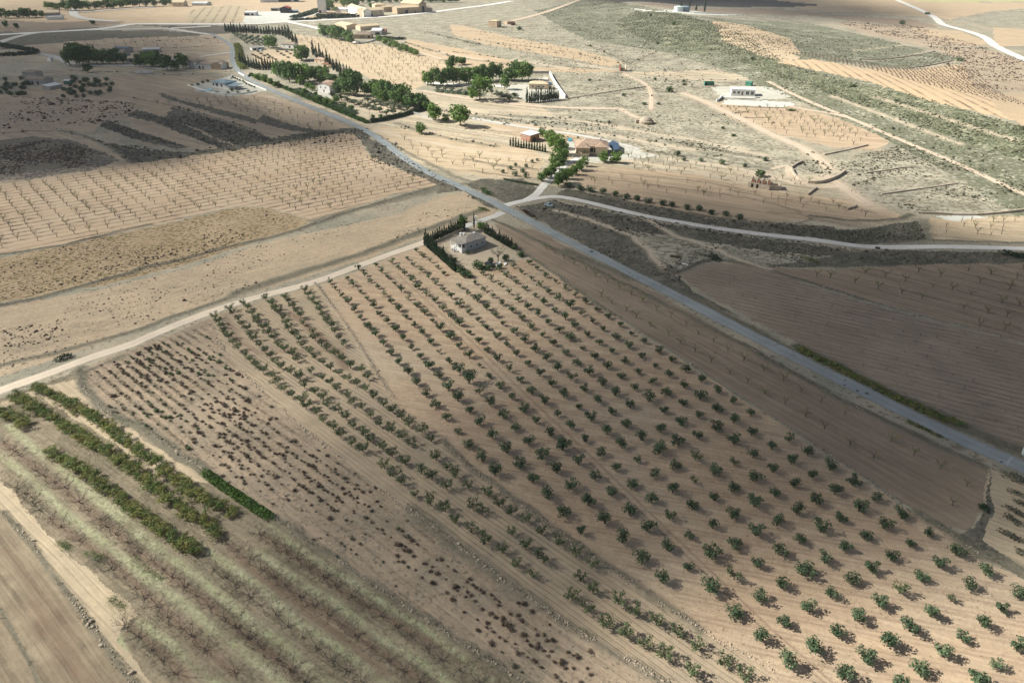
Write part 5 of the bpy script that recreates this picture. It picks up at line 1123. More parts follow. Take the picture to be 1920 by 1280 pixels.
# dark windbreak fence with posts
def fence(pts, h, label):
    P = UU(pts); e = obj('windbreak_fence', None, label=label, cat='fence'); m = MB(); z = G(P[:, 0], P[:, 1]); Q = [(x, y, zz) for (x, y), zz in zip(P, z)]
    V = []; Fq = []
    for x, y, zz in Q: V += [(x, y, zz), (x, y, zz + h), (x + .05, y + .12, zz + h), (x + .05, y + .12, zz)]
    for i in range(len(Q) - 1):
        a = 4 * i; b_ = a + 4; Fq += [(a, b_, b_ + 1, a + 1), (a + 1, b_ + 1, b_ + 2, a + 2), (a + 2, b_ + 2, b_ + 3, a + 3)]
    obj('screen', mk_mesh('screen', V, Fq, M['hedge']), e)
    pm = MB().tube((0, 0, -.3), (0, 0, h + .1), .07, .07, 5).mesh('post', M['conc'])
    L = np.concatenate([[0], np.cumsum(np.hypot(*np.diff(P, axis=0).T))])
    for s in np.arange(0, L[-1], 7.5):
        x, y = np.interp(s, L, P[:, 0]), np.interp(s, L, P[:, 1]); obj('post', pm, e, loc=(x, y - .15, dz_(x, y)))
fence('694,231 720,227 750,220 778,212 802,206', 2.6, 'long dark green windbreak fence running right from the road bend')
fence('944,337 960,341 985,345 1010,349', 1.0, 'low dark fence beside the driveway entrance')
hedge('hedge', '694,229 720,225 750,218 778,210 802,204', 1.6, 2.7, 'hedge', 'dark clipped hedge behind the windbreak fence', 50, .35)

# ------------------------------------------------------------ buildings
def frame_at(A, B):
    a, b_ = P3(*A), P3(*B); L = float(np.hypot(*(b_ - a)[:2])); rot = atan2(b_[1] - a[1], b_[0] - a[0]); return a, L, rot
def roofmesh(kind, L, D, h, rise, oh, t=.22):
    m = MB(); x0, x1, y0, y1 = -oh, L + oh, -oh, D + oh; z = h
    if kind == 'hip':
        k = min((x1 - x0), (y1 - y0)) / 2
        if (x1 - x0) >= (y1 - y0): r0, r1 = (x0 + k, (y0 + y1) / 2, z + rise), (x1 - k, (y0 + y1) / 2, z + rise)
        else: r0, r1 = ((x0 + x1) / 2, y0 + k, z + rise), ((x0 + x1) / 2, y1 - k, z + rise)
        V = [(x0, y0, z), (x1, y0, z), (x1, y1, z), (x0, y1, z), r0, r1, (x0, y0, z - t), (x1, y0, z - t), (x1, y1, z - t), (x0, y1, z - t)]
        if (x1 - x0) >= (y1 - y0): Fq = [(0, 1, 5, 4), (1, 2, 5), (2, 3, 4, 5), (3, 0, 4)]
        else: Fq = [(0, 1, 4), (1, 2, 5, 4), (2, 3, 5), (3, 0, 4, 5)]
        Fq += [(6, 7, 1, 0), (7, 8, 2, 1), (8, 9, 3, 2), (9, 6, 0, 3), (9, 8, 7, 6)]; m.add(V, Fq)
    elif kind in ('gable', 'gabley'):
        if kind == 'gable':
            ym = (y0 + y1) / 2; a = [(x0, y0, z - .1), (x1, y0, z - .1), (x1, ym, z + rise), (x0, ym, z + rise)]; b_ = [(x0, ym, z + rise), (x1, ym, z + rise), (x1, y1, z - .1), (x0, y1, z - .1)]
        else:
            xm = (x0 + x1) / 2; a = [(x0, y0, z - .1), (xm, y0, z + rise), (xm, y1, z + rise), (x0, y1, z - .1)]; b_ = [(xm, y0, z + rise), (x1, y0, z - .1), (x1, y1, z - .1), (xm, y1, z + rise)]
        for s in (a, b_):
            V = s + [(p[0], p[1], p[2] - t) for p in s]; m.add(V, [(0, 1, 2, 3), (7, 6, 5, 4), (0, 4, 5, 1), (1, 5, 6, 2), (2, 6, 7, 3), (3, 7, 4, 0)])
    elif kind == 'shed': m.add([(x0, y0, z), (x1, y0, z), (x1, y1, z + rise), (x0, y1, z + rise), (x0, y0, z - t), (x1, y0, z - t), (x1, y1, z + rise - t), (x0, y1, z + rise - t)], [(0, 1, 2, 3), (7, 6, 5, 4), (0, 4, 5, 1), (1, 5, 6, 2), (2, 6, 7, 3), (3, 7, 4, 0)])
    elif kind == 'flat':
        m.box(x0, x1, y0, y1, z + .003, z + .15)
        for q in ((x0, x1, y0 - .003, y0 + .25), (x0, x1, y1 - .25, y1 + .003), (x0 - .003, x0 + .25, y0 + .25, y1 - .25), (x1 - .25, x1 + .003, y0 + .25, y1 - .25)): m.box(*q, z, z + .5)
    return m
def wallmesh(kind, L, D, h, rise):
    m = MB().box(0, L, 0, D, -1.0, h - .02)
    if kind == 'gable': m.add([(0, 0, h - .02), (0, D, h - .02), (0, D / 2, h + rise - .15), (L, 0, h - .02), (L, D, h - .02), (L, D / 2, h + rise - .15)], [(0, 2, 1), (3, 4, 5)])
    if kind == 'gabley': m.add([(0, 0, h - .02), (L, 0, h - .02), (L / 2, 0, h + rise - .15), (0, D, h - .02), (L, D, h - .02), (L / 2, D, h + rise - .15)], [(0, 1, 2), (3, 5, 4)])
    if kind == 'shed': m.add([(0, 0, h - .02), (0, D, h - .02), (0, D, h + rise - .3), (L, 0, h - .02), (L, D, h - .02), (L, D, h + rise - .3)], [(0, 2, 1), (3, 4, 5), (1, 2, 5, 4)])
    return m
def opening(e, face, x, z, w, h, L, D, kind='window'):
    def bx(g, a, b_, c, d, o1): # a..b along the face, c..d height, proud o1
        if face == 'f': return g.box(a, b_, -o1, .02, c, d)
        if face == 'l': return g.box(-o1, .02, a, b_, c, d)
        if face == 'r': return g.box(L - .02, L + o1, a, b_, c, d)
    fr = .09 if w < 1.5 else .12
    if kind == 'window':
        g = MB(); bx(g, x - fr, x + w + fr, z - fr, z, .08); bx(g, x - fr, x + w + fr, z + h, z + h + fr, .08); bx(g, x - fr, x, z, z + h, .08); bx(g, x + w, x + w + fr, z, z + h, .08); bx(g, x + w / 2 - .04, x + w / 2 + .04, z, z + h, .06)
        f = obj('window', g.mesh('window', M['white']), e); obj('pane', bx(MB(), x, x + w, z, z + h, .035).mesh('pane', M['glass']), f)
    else: obj('door', bx(MB(), x, x + w, z, z + h, .05).mesh('door', M['wood' if kind == 'door' else 'dark']), e)
def bld(name, label, A, B, D, h, roof, rise, wm, rm, ops='', chim=(), oh=.4, cat='house', L=None):
    a, L_, rot = frame_at(A, B); L = L or L_
    e = obj(name, None, loc=a, rot=rot, label=label, cat=cat)
    obj('wall', wallmesh(roof, L, D, h, rise).mesh('wall', M[wm]), e); ro = obj('roof', roofmesh(roof, L, D, h, rise, oh).mesh('roof', M[rm]), e)
    for q in ops.split():
        k, face, fx, z, w, hh = q.split(','); fx = float(fx); span = L if face == 'f' else D
        opening(e, face, fx * span, float(z), float(w), float(hh), L, D, {'w': 'window', 'd': 'door', 'o': 'opening'}[k])
    for cx_, cy_ in chim: obj('chimney', MB().box(cx_ * L - .35, cx_ * L + .35, cy_ * D - .35, cy_ * D + .35, h, h + rise + .1).box(cx_ * L - .45, cx_ * L + .45, cy_ * D - .45, cy_ * D + .45, h + rise + .1, h + rise + .25).mesh('chimney', M['white']), ro)
    return e, L
# the cottage with its raised porch
e, L = bld('cottage', 'grey rendered cottage with hipped brown roof and white raised porch', (874, 472), (911, 460), 7.2, 3.8, 'hip', 1.3, 'grey', 'tileg', 'w,f,.2,1.1,1.0,1.1 w,f,.5,1.1,1.0,1.1 w,f,.78,1.1,1.0,1.1', ((.35, .8), (.7, .5), (.28, .95)), .35)
obj('porch_floor', MB().box(-2.2, -.003, .0, 7.2, .0, .9).mesh('porch_floor', M['white']), e)
for y in (.12, 3.6, 7.08): obj('pillar', MB().box(-2.2, -1.95, y - .18, y + .18, .9, 3.45).mesh('pillar', M['white']), e)
obj('porch_beam', MB().box(-2.25, -1.9, -.05, 7.25, 3.45, 3.75).mesh('porch_beam', M['white']), e)
obj('balustrade', MB().box(-2.18, -2.02, .24, 3.3, .9, 1.6).box(-2.18, -2.02, 4.6, 6.95, .9, 1.6).box(-1.95, 0, -.03, .09, .9, 1.6).mesh('balustrade', M['white']), e)
obj('porch_roof', MB().add([(-2.6, -.35, 3.8), (-.35, -.35, 3.86), (-.35, 7.55, 3.86), (-2.6, 7.55, 3.8), (-2.6, -.35, 3.7), (-.35, -.35, 3.76), (-.35, 7.55, 3.76), (-2.6, 7.55, 3.7)], [(0, 1, 2, 3), (7, 6, 5, 4), (0, 4, 5, 1), (2, 6, 7, 3), (3, 7, 4, 0)]).mesh('porch_roof', M['tileg']), e)
st = MB()
for k in range(5): st.box(-2.2 - .3 * (k + 1), -2.2 - .3 * k - .002, 3.4, 4.5, 0, .9 - .17 * (k + 1) + .02)
obj('stairs', st.mesh('stairs', M['white']), e); obj('stair_parapet', MB().box(-3.9, -2.2, 3.2, 3.38, 0, 1.0).box(-3.9, -2.2, 4.52, 4.7, 0, 1.0).mesh('stair_parapet', M['white']), e)
obj('door', MB().box(-.04, .02, 3.1, 4.1, .92, 3.0).mesh('door', M['dark']), e); obj('door', MB().box(-.04, .02, .8, 2.4, 1.2, 2.7).mesh('door', M['dark']), e)
for A_, B_, l_ in (((874, 414), (888, 415), 'pale metal gate leaf of the cottage drive'),): 
    a, L2, rot = frame_at(A_, B_); g = obj('gate', None, loc=a, rot=rot, label=l_, cat='gate')
    for k in range(7): obj('bar', MB().box(L2 * k / 7, L2 * k / 7 + .1, 0, .06, .1, 1.6).mesh('bar', M['sheet']), g)
    obj('rail', MB().box(0, L2, -.03, .09, 1.6, 1.7).box(0, L2, -.03, .09, .02, .1).mesh('rail', M['sheet']), g)
for u_, v_, l_ in ((872, 416, 'left white gate pier of the cottage'), (892, 414, 'right white gate pier of the cottage')):
    obj('gate_pier', MB().box(-.4, .4, -.4, .4, -.3, 2.0).box(-.5, .5, -.5, .5, 2.0, 2.15).mesh('gate_pier', M['white']), loc=P3(u_, v_), label=l_, cat='gate pier')
# villa with terracotta roof
e, L = bld('tiled_villa', 'wide villa with terracotta hipped roof and arcaded front porch', (1080, 290), (1138, 291), 12, 5.0, 'hip', 2.6, 'cream', 'tile', 'o,f,.42,1.6,2.4,2.4 o,f,.58,1.6,2.0,2.4 w,f,.72,2.6,1.3,1.3 w,f,.84,2.6,1.3,1.3 o,f,.9,.2,1.6,2.0', ((.3, .5), (.8, .7)), .8)
obj('porch_roof', roofmesh('hip', 8, 6, 4.9, 1.9, .5).mesh('porch_roof', M['tile']), e, loc=(-.4, -3.5, 0))
obj('porch_base', MB().box(-.4, 7.4, -3.5, -.003, -.8, 1.5).mesh('porch_base', M['cream']), e)
for x in (-.3, 1.6, 3.5, 5.4, 7.1): obj('pillar', MB().box(x, x + .35, -3.45, -3.1, 1.5, 4.8).mesh('pillar', M['cream']), e)
obj('wing_roof', roofmesh('hip', 7, 7, 4.9, 1.8, .5).mesh('wing_roof', M['tile']), e, loc=(11, -1.6, 0)); obj('wing_wall', MB().box(11.1, 17.9, -1.5, -.003, -.8, 4.8).mesh('wing_wall', M['cream']), e)
sheet('shade_sail', '1138,279 1148,272 1160,277 1160,288 1148,291', M['blue'], 2.6, label='dark blue sheet shading the right end of the villa', cat='shade sail')
sheet('swimming_pool', '1063,260 1071,259.5 1073,264 1066,266', M['water'], .12, label='small turquoise pool left of the tiled villa', cat='pool')
bld('brick_shed', 'orange brick shed with a pale metal roof inside the cypress hedge', (977, 262), (994, 267), 7.5, 4.2, 'shed', .6, 'brickm', 'sheet', 'w,f,.3,2,1,1 o,r,.3,.1,2,2.4', cat='shed')
bld('white_house', 'flat-roofed white modern house on the hill terrace', (1370, 180), (1415, 181), 9, 4.8, 'flat', 0, 'white', 'white', 'w,f,.08,1.8,1.9,1.9 w,f,.26,1.8,1.9,1.9 d,f,.44,.9,1.1,2.8 w,f,.62,1.3,2.3,2.5 w,f,.82,1.3,2.3,2.5', oh=.1)
wall('plinth', '1355,184 1380,185.5 1416,186', 1.5, 1.0, 'white', 'white plinth terrace in front of the flat-roofed house')
bld('green_shed', 'green sheeted container left of the white house', (1321, 161), (1339, 160.5), 3, 2.6, 'flat', 0, 'green', 'green', 'o,f,.05,.2,2,2', oh=.05, cat='shed')
bld('green_shed', 'small green hut behind the white house', (1397, 161), (1408, 162), 4, 2.8, 'gable', .8, 'green', 'green', oh=.2, cat='shed')
bld('long_house', 'long sand-coloured house with tiled roof above the cypress screen', (992, 167), (1027, 168), 9, 4.2, 'hip', 1.6, 'cream', 'tiley', 'w,f,.15,1.2,1.4,1.4 w,f,.45,1.2,2,1.6 w,f,.7,1.2,1.6,1.6', ((.5, .8),), .6)
bld('blue_annex', 'small annex with blue sheeted roof at the long house', (1027, 168), (1036, 167), 7, 3.6, 'gable', 1.2, 'cream', 'blue', 'o,f,.2,.1,2,2.2', oh=.3, cat='annex')
bld('white_villa', 'white villa with red tiled roof among pines', (597, 172), (619, 175), 9, 5.6, 'gabley', 1.4, 'white', 'tile', 'w,f,.2,3.2,1.2,1.2 w,f,.6,3.2,1.2,1.2 d,f,.45,.1,1.1,2.2 w,l,.3,2.8,1.6,1.4', oh=.3)
bld('villa_annex', 'upper red roofed annex behind the white villa', (606, 165), (624, 168), 5, 4.6, 'shed', 1, 'white', 'tile', oh=.3, cat='annex')
bld('red_cottage', 'small cottage with orange tiled roof beside the windbreak', (590, 118), (608, 120), 7, 3.6, 'hip', 1.6, 'cream', 'tile', 'd,f,.2,.1,1,2.1 w,f,.6,1,1.4,1.2', oh=.4)
bld('red_outbuilding', 'low outbuilding with dark red roof below the orange cottage', (604, 126), (620, 128), 6, 3.0, 'shed', .7, 'cream', 'rust', 'o,f,.3,.1,2.4,2.2', oh=.3, cat='outbuilding')
bld('grey_house', 'small grey house with white gable above the garden plot', (528, 89), (551, 91), 8, 4.0, 'gable', 1.6, 'white', 'tileb', 'w,f,.2,1,1.2,1.1 o,f,.6,.1,2.4,2.2', oh=.4)
bld('white_canopy', 'low white canopy at the edge of the garden plot', (473, 95), (496, 93), 6, 2.4, 'flat', 0, 'white', 'sheet', 'o,f,.1,.3,3,1.6 o,f,.5,.3,3,1.6', oh=.3, cat='canopy')
e, L = bld('blue_villa', 'white modern villa with blue-grey roof at the road bend', (398, 164), (424, 167), 12, 4.6, 'hip', 1.6, 'white', 'slate', 'w,f,.3,1.4,2.6,2.4 w,f,.08,1.4,1.5,2.0 w,f,.65,1.4,2.0,2.0', ((.45, .6),), .8)
obj('wing_roof', roofmesh('shed', 11, 9, 3.2, .8, .4).mesh('wing_roof', M['slate']), e, loc=(L + .2, -1, 0)); obj('wing_wall', MB().box(L + .3, L + 4, -.8, 7.6, -.8, 3.0).mesh('wing_wall', M['white']), e)
for x in (L + 5.5, L + 8, L + 10.5): obj('pillar', MB().box(x, x + .3, -.8, -.5, -.5, 3.1).mesh('pillar', M['white']), e)
sheet('swimming_pool', '375,170 396,166 400,170 380,172', M['water'], .12, label='pale blue pool beside the blue-roofed villa', cat='pool')
bld('white_barn', 'long whitewashed barn with tiled roof beside the winding road', (370, 129), (415, 131), 9, 4.2, 'gable', 1.8, 'white', 'tileb', 'o,f,.08,.1,1.6,2.4 o,f,.22,.1,1.4,2.2 o,f,.8,.1,2,2.6', oh=.3, cat='barn')
bld('stone_barn', 'brown stone gabled barn end at the road edge', (415, 131), (430, 126), 10, 4.4, 'gable', 2.0, 'ochre', 'tileb', oh=.2, cat='barn')
bld('farmhouse', 'two-storey white farmhouse with brown roof left of the barn', (354, 127), (369, 129), 11, 6.4, 'hip', 1.8, 'white', 'tileb', 'w,f,.15,1,1,1.3 w,f,.6,1,1,1.3 w,f,.15,4,1,1.2 w,f,.6,4,1,1.2 d,r,.3,.1,1,2.1', oh=.4)
bld('blue_roof_barn', 'farm shed with bright blue sheet roof behind pines', (214, 98), (240, 99), 9, 4.0, 'gable', 1.2, 'conc', 'blue', oh=.4, cat='barn')
bld('grey_farmhouse', 'long grey farmhouse behind the pines at left', (186, 103), (232, 107), 9, 4.4, 'gable', 1.8, 'conc', 'tileb', 'w,f,.3,1.2,1,1.2 w,f,.7,1.2,1,1.2', oh=.3)
bld('lane_farmhouse', 'low farmhouse with pale roof between two pine woods', (236, 117), (262, 116), 9, 3.6, 'gable', 1.5, 'conc', 'tiley', 'o,f,.3,.1,2,2.2', oh=.3)
bld('long_shed', 'pale roofed long shed beyond the pines', (268, 99), (300, 98), 8, 3.2, 'gable', 1.2, 'conc', 'sheet', oh=.3, cat='shed')
bld('pale_shed', 'small turquoise-white shed with pale roof by the right-hand pine', (316, 120), (332, 121), 6, 3.2, 'gable', 1, 'white', 'sheet', oh=.2, cat='shed')
bld('lower_farmhouse', 'grey-pink farmhouse with tiled roof among olives at left', (48, 158), (84, 160), 10, 4.4, 'gable', 1.8, 'conc', 'tileb', 'w,f,.15,1.2,1.1,1.2 o,f,.35,.2,1.6,2.4 o,f,.62,.2,1.8,2.4 w,f,.85,1.2,1.1,1.2', oh=.3)
bld('lower_annex', 'two-storey back part of the lower left farmhouse', (44, 148), (70, 149), 8, 5.6, 'hip', 1.6, 'conc', 'tileb', 'w,f,.3,3,1,1.2', oh=.3, cat='annex')
bld('sheet_roof_shed', 'shed with slanting pale sheet roof right of the lower farmhouse', (94, 169), (118, 164), 8, 2.8, 'shed', .8, 'conc', 'sheet', oh=.3, cat='shed')
bld('striped_shed', 'small shed with white striped roof among the olives', (120, 158), (131, 158), 5, 2.8, 'gable', .8, 'green', 'sheet', oh=.2, cat='shed')
bld('white_box_shed', 'tiny white box shed beside a dark bush on the left lane', (89, 115), (96, 116), 3, 3.2, 'flat', 0, 'white', 'sheet', oh=.05, cat='shed')
bld('field_shed', 'long pale turquoise shed at the upper left field edge', (88, 38), (118, 37), 14, 4, 'flat', 0, 'white', 'sheet', oh=.1, cat='shed')
bld('back_barn', 'grey barn with pale roof behind the turquoise shed', (84, 31), (112, 30), 16, 5, 'gable', 2.5, 'conc', 'tiley', oh=.3, cat='barn')
bld('top_house', 'pink farmhouse among trees at the top edge', (324, 13), (346, 13), 14, 7, 'gable', 3, 'cream', 'tiley', 'w,f,.2,3,2,2 w,f,.6,3,2,2', oh=.3)
bld('top_glasshouse', 'pale low glasshouse right of the pink farmhouse', (360, 11), (388, 11), 20, 4, 'gable', 2, 'sheet', 'sheet', oh=.2, cat='glasshouse')
bld('yard_hangar', 'open dark hangar with red gable in the white yard', (526, 25), (542, 25), 16, 7.5, 'gabley', 2.5, 'dark', 'redm', oh=.3, cat='hangar')
bld('yard_trailer_shed', 'low white shed at the left of the white yard', (458, 30), (480, 30), 12, 5, 'shed', 1, 'white', 'sheet', 'o,f,.05,.3,8,3 o,f,.6,.3,4,3', oh=.2, cat='shed')
bld('yard_canopy', 'small grey canopy left of the open hangar', (508, 21), (524, 21), 8, 4, 'flat', 0, 'conc', 'sheet', 'o,f,.1,.2,10,3', oh=.2, cat='canopy')
bld('yard_store', 'low dark store right of the open hangar', (543, 25), (560, 24.5), 10, 3, 'shed', 1, 'dark', 'slate', oh=.2, cat='store')
bld('factory', 'white factory with grey doors at the top edge', (488, 5), (560, 4), 24, 9, 'flat', 0, 'white', 'sheet', 'o,f,.48,.3,22,7 o,f,.88,.3,8,5', oh=.3, cat='factory')
bld('white_block', 'tall plain white block left of the cream farm', (597, 25), (610, 25), 16, 20, 'flat', 0, 'white', 'sheet', 'o,f,.1,.2,4,4', oh=.1, cat='building')
bld('glass_annex', 'pale sheeted annex between the white block and cream farm', (626, 22), (650, 23), 16, 4, 'gable', 2, 'sheet', 'sheet', oh=.2, cat='annex')
bld('cream_farm', 'long cream farm wing with white end gable on the top road', (684, 33), (720, 30), 20, 9, 'gable', 3, 'cream', 'tiley', 'w,f,.25,5,2,2 w,f,.4,5,2,2 w,f,.57,5,2,2 w,f,.8,5,2,2 o,f,.3,.2,4,4', oh=.3, cat='farm')
bld('cream_farm_wing', 'white side wing of the cream farm', (653, 24), (682, 33), 12, 10, 'gable', 3, 'white', 'tiley', 'o,f,.6,.2,6,5', oh=.3, cat='farm')
bld('cream_barn', 'cream barn with small openings right of the farm court', (745, 27), (788, 24.5), 18, 9, 'gable', 2.5, 'ochre', 'tiley', 'o,f,.35,.2,5,5 w,f,.45,6,2,2 o,f,.75,.2,2,3 w,f,.85,1,2,2', oh=.3, cat='barn')
bld('great_barn', 'largest ochre gabled barn at the right end of the cream farm', (786, 24.5), (800, 23), 40, 13, 'gabley', 5, 'ochre', 'tiley', 'o,f,.4,.2,6,9 w,f,.45,12,3,3', oh=.4, cat='barn')
bld('court_house', 'middle cream house behind the farm court', (704, 21), (724, 20), 14, 9, 'hip', 2.5, 'cream', 'tiley', oh=.3, cat='house')
bld('court_barn', 'brown low barn closing the farm court', (720, 23), (740, 21), 12, 7, 'gable', 2, 'ochre', 'tiley', oh=.3, cat='barn')
bld('barn_leanto', 'grey stone lean-to at the right end of the great barn', (800, 23), (811, 22.5), 14, 6, 'shed', 2, 'rubble', 'tileb', oh=.2, cat='lean-to')
bld('far_farmhouse', 'brown-roofed farmhouse with dark windows above the sunny orchard', (663, 73), (697, 73), 14, 4.6, 'hip', 3.2, 'ochre', 'tileb', 'w,f,.35,1,2,2 w,f,.5,1,2,2 o,f,.8,.8,2.4,2.4', ((.4, .4), (.55, .4)), .5)
bld('sandy_barn', 'sandy roofed narrow barn left of the far farmhouse', (628, 52), (650, 56), 22, 5, 'gable', 2, 'cream', 'tiley', oh=.3, cat='barn')
bld('green_roof_barn', 'barn with pale green roof right of the far farmhouse', (696, 66), (715, 66), 18, 5, 'shed', 1.4, 'white', 'green' if 0 else 'sheet', 'o,f,.4,.1,6,3', oh=.3, cat='barn')
bld('long_back_barn', 'long sandy roofed barn behind the far farmhouse', (676, 58), (712, 55), 14, 5, 'gable', 2, 'cream', 'tiley', ((''),)[0], (), .3, 'barn')
bld('red_roof_shed', 'dark red roofed shed beside the pale roofed barn', (714, 64), (724, 64), 12, 4, 'shed', 1, 'cream', 'rust', oh=.2, cat='shed')
bld('hill_hut', 'square ochre stone hut with flat tiled roof on the slope', (916, 51), (932, 52), 12, 8, 'hip', 1.2, 'ochre', 'tiley', 'w,f,.5,3,1.6,1.6', oh=.3, cat='hut')
bld('hut_wall_yard', 'long low sheep pen wall right of the hill hut', (951, 46), (964, 45), 8, 3, 'flat', 0, 'ochre', 'ochre', oh=.05, cat='pen')
bld('brown_pit_hut', 'low brown ruin right of the hill hut', (958, 48), (966, 48), 6, 3, 'flat', 0, 'rust', 'rust', oh=.05, cat='ruin')
# round tanks
for k, (u_, v_, l_) in enumerate(((1272, 21.5, 'left round pale green water tank'), (1284, 22, 'right round blue-grey water tank'))):
    m = MB().tube((0, 0, -1), (0, 0, 6.5), 7, 7, 20).tube((0, 0, 6.5), (0, 0, 7.6), 7.1, 1.5, 20); e_ = obj('water_tank', m.mesh('water_tank', M['tank' if k == 0 else 'slate']), loc=P3(u_, v_), label=l_, cat='tank')
# open two-walled ruin on the slope
a = P3(1163, 134); e = obj('small_ruin', None, loc=a, rot=.15, label='small roofless brown ruin with two gable stubs on the slope', cat='ruin')
obj('wall', MB().box(0, .6, 0, 5, -.5, 4.2).add([(0, 0, 4.2), (.6, 0, 4.2), (.6, 5, 4.2), (0, 5, 4.2), (0, 2.5, 6), (.6, 2.5, 6)], [(0, 4, 3), (1, 2, 5), (0, 1, 5, 4), (3, 4, 5, 2)]).mesh('wall', M['rust']), e)
obj('wall', MB().box(5.4, 6, 0, 5, -.5, 4.0).add([(5.4, 0, 4), (6, 0, 4), (6, 5, 4), (5.4, 5, 4), (5.4, 3, 6), (6, 3, 6)], [(0, 4, 3), (1, 2, 5), (0, 1, 5, 4), (3, 4, 5, 2)]).mesh('wall', M['rubble']), e)
obj('wall', MB().box(.6, 5.4, 4.5, 5, -.5, 2.4).mesh('wall', M['rubble']), e)
# gabled ruin: four cross walls with triangular tops, front and back walls
a, L, rot = frame_at((1402, 351), (1442, 357)); e = obj('gabled_ruin', None, loc=a, rot=rot, label='roofless rubble ruin with a row of triangular gables', cat='ruin')
fw = MB().box(0, 1.4, 0, .5, -.6, 2.9).box(2.6, 3.9, 0, .5, -.6, 2.9).box(5.1, L, 0, .5, -.6, 2.6).box(1.4, 2.6, 0, .5, 2.2, 2.9).box(3.9, 5.1, 0, .5, 2.2, 2.9)
obj('wall', fw.mesh('wall', M['rubble']), e); obj('wall', MB().box(0, L, 6, 6.5, -.6, 2.8).mesh('wall', M['rubble']), e)
for k in range(4):
    x = k * L / 4 + .6; g = MB().box(x, x + .5, .5, 6, -.6, 2.8).add([(x, .5, 2.8), (x, 6, 2.8), (x, 3.2, 5.2), (x + .5, .5, 2.8), (x + .5, 6, 2.8), (x + .5, 3.2, 5.2)], [(0, 2, 1), (3, 4, 5), (0, 3, 5, 2), (1, 2, 5, 4)])
    obj('gable_wall', g.mesh('gable_wall', M['rubble']), e)
    obj('gable_slab', MB().add([(x + .55, 0, 2.9), (x + 2.6, 0, 2.9), (x + 1.5, 1.4, 4.9)], [(0, 1, 2)]).mesh('gable_slab', M['rust']), e)
a, L, rot = frame_at((1442, 356), (1464, 357)); e = obj('ruined_annex', None, loc=a, rot=rot, label='low roofless annex at the right end of the gabled ruin', cat='ruin')
obj('wall', MB().box(0, L, 0, .5, -.6, 2.2).box(L - .5, L, .5, 6, -.6, 2.6).box(0, L - .5, 5.6, 6.05, -.6, 1.6).mesh('wall', M['rubble']), e)
# domed stone hut
a = P3(1211, 231); m = MB(); prof = [(5.2, -.5), (5.2, 1.6), (4.6, 1.9), (4.4, 2.0), (3.9, 2.8), (2.9, 3.6), (1.6, 4.1), (.1, 4.3)]; n = 20; V = []
for r_, z in prof: V += [(cos(2 * pi * k / n) * r_, sin(2 * pi * k / n) * r_, z) for k in range(n)]
m.add(V, [(i * n + k, i * n + (k + 1) % n, (i + 1) * n + (k + 1) % n, (i + 1) * n + k) for i in range(len(prof) - 1) for k in range(n)])
e = obj('domed_hut', None, loc=a, label='round domed drystone hut on the bare slope', cat='hut'); obj('dome', m.mesh('dome', M['stone']), e); obj('entrance', MB().box(-7.0, -5.0, -1.2, 1.2, -.4, 2.2).mesh('entrance', M['stone']), e)
# ------------------------------------------------------------ poles
def pole(u_, v_, hp, label, cross=True, mat='conc'):
    p = P3(u_, v_); h = hp / ppm(u_, v_)[1]; e = obj('power_pole', None, loc=p, label=label, cat='power pole')
    obj('shaft', MB().tube((0, 0, -.3), (0, 0, h), .17, .11, 6).mesh('shaft', M[mat]), e)
    if cross: obj('cross_arm', MB().box(-1.1, 1.1, -.08, .08, h - .6, h - .45).mesh('cross_arm', M['conc']), e)
pole(695, 234, 27, 'pole with a box at the corner of the dark fence'); pole(600, 243, 28, 'thin pole left of the main road'); pole(566, 160, 28, 'pole in front of the villa wood'); pole(643, 146, 20, 'lattice pole beside the windbreak')
pole(1027, 352, 10, 'gate post at the avenue entrance', False); pole(177, 26, 18, 'thin pole at the top left belt', False); pole(649, 50, 22, 'thin pole behind the round pines'); pole(29, 137, 8, 'thin pole on the left lane', False); pole(591, 30, 10, 'small pole beside the white yard', False)
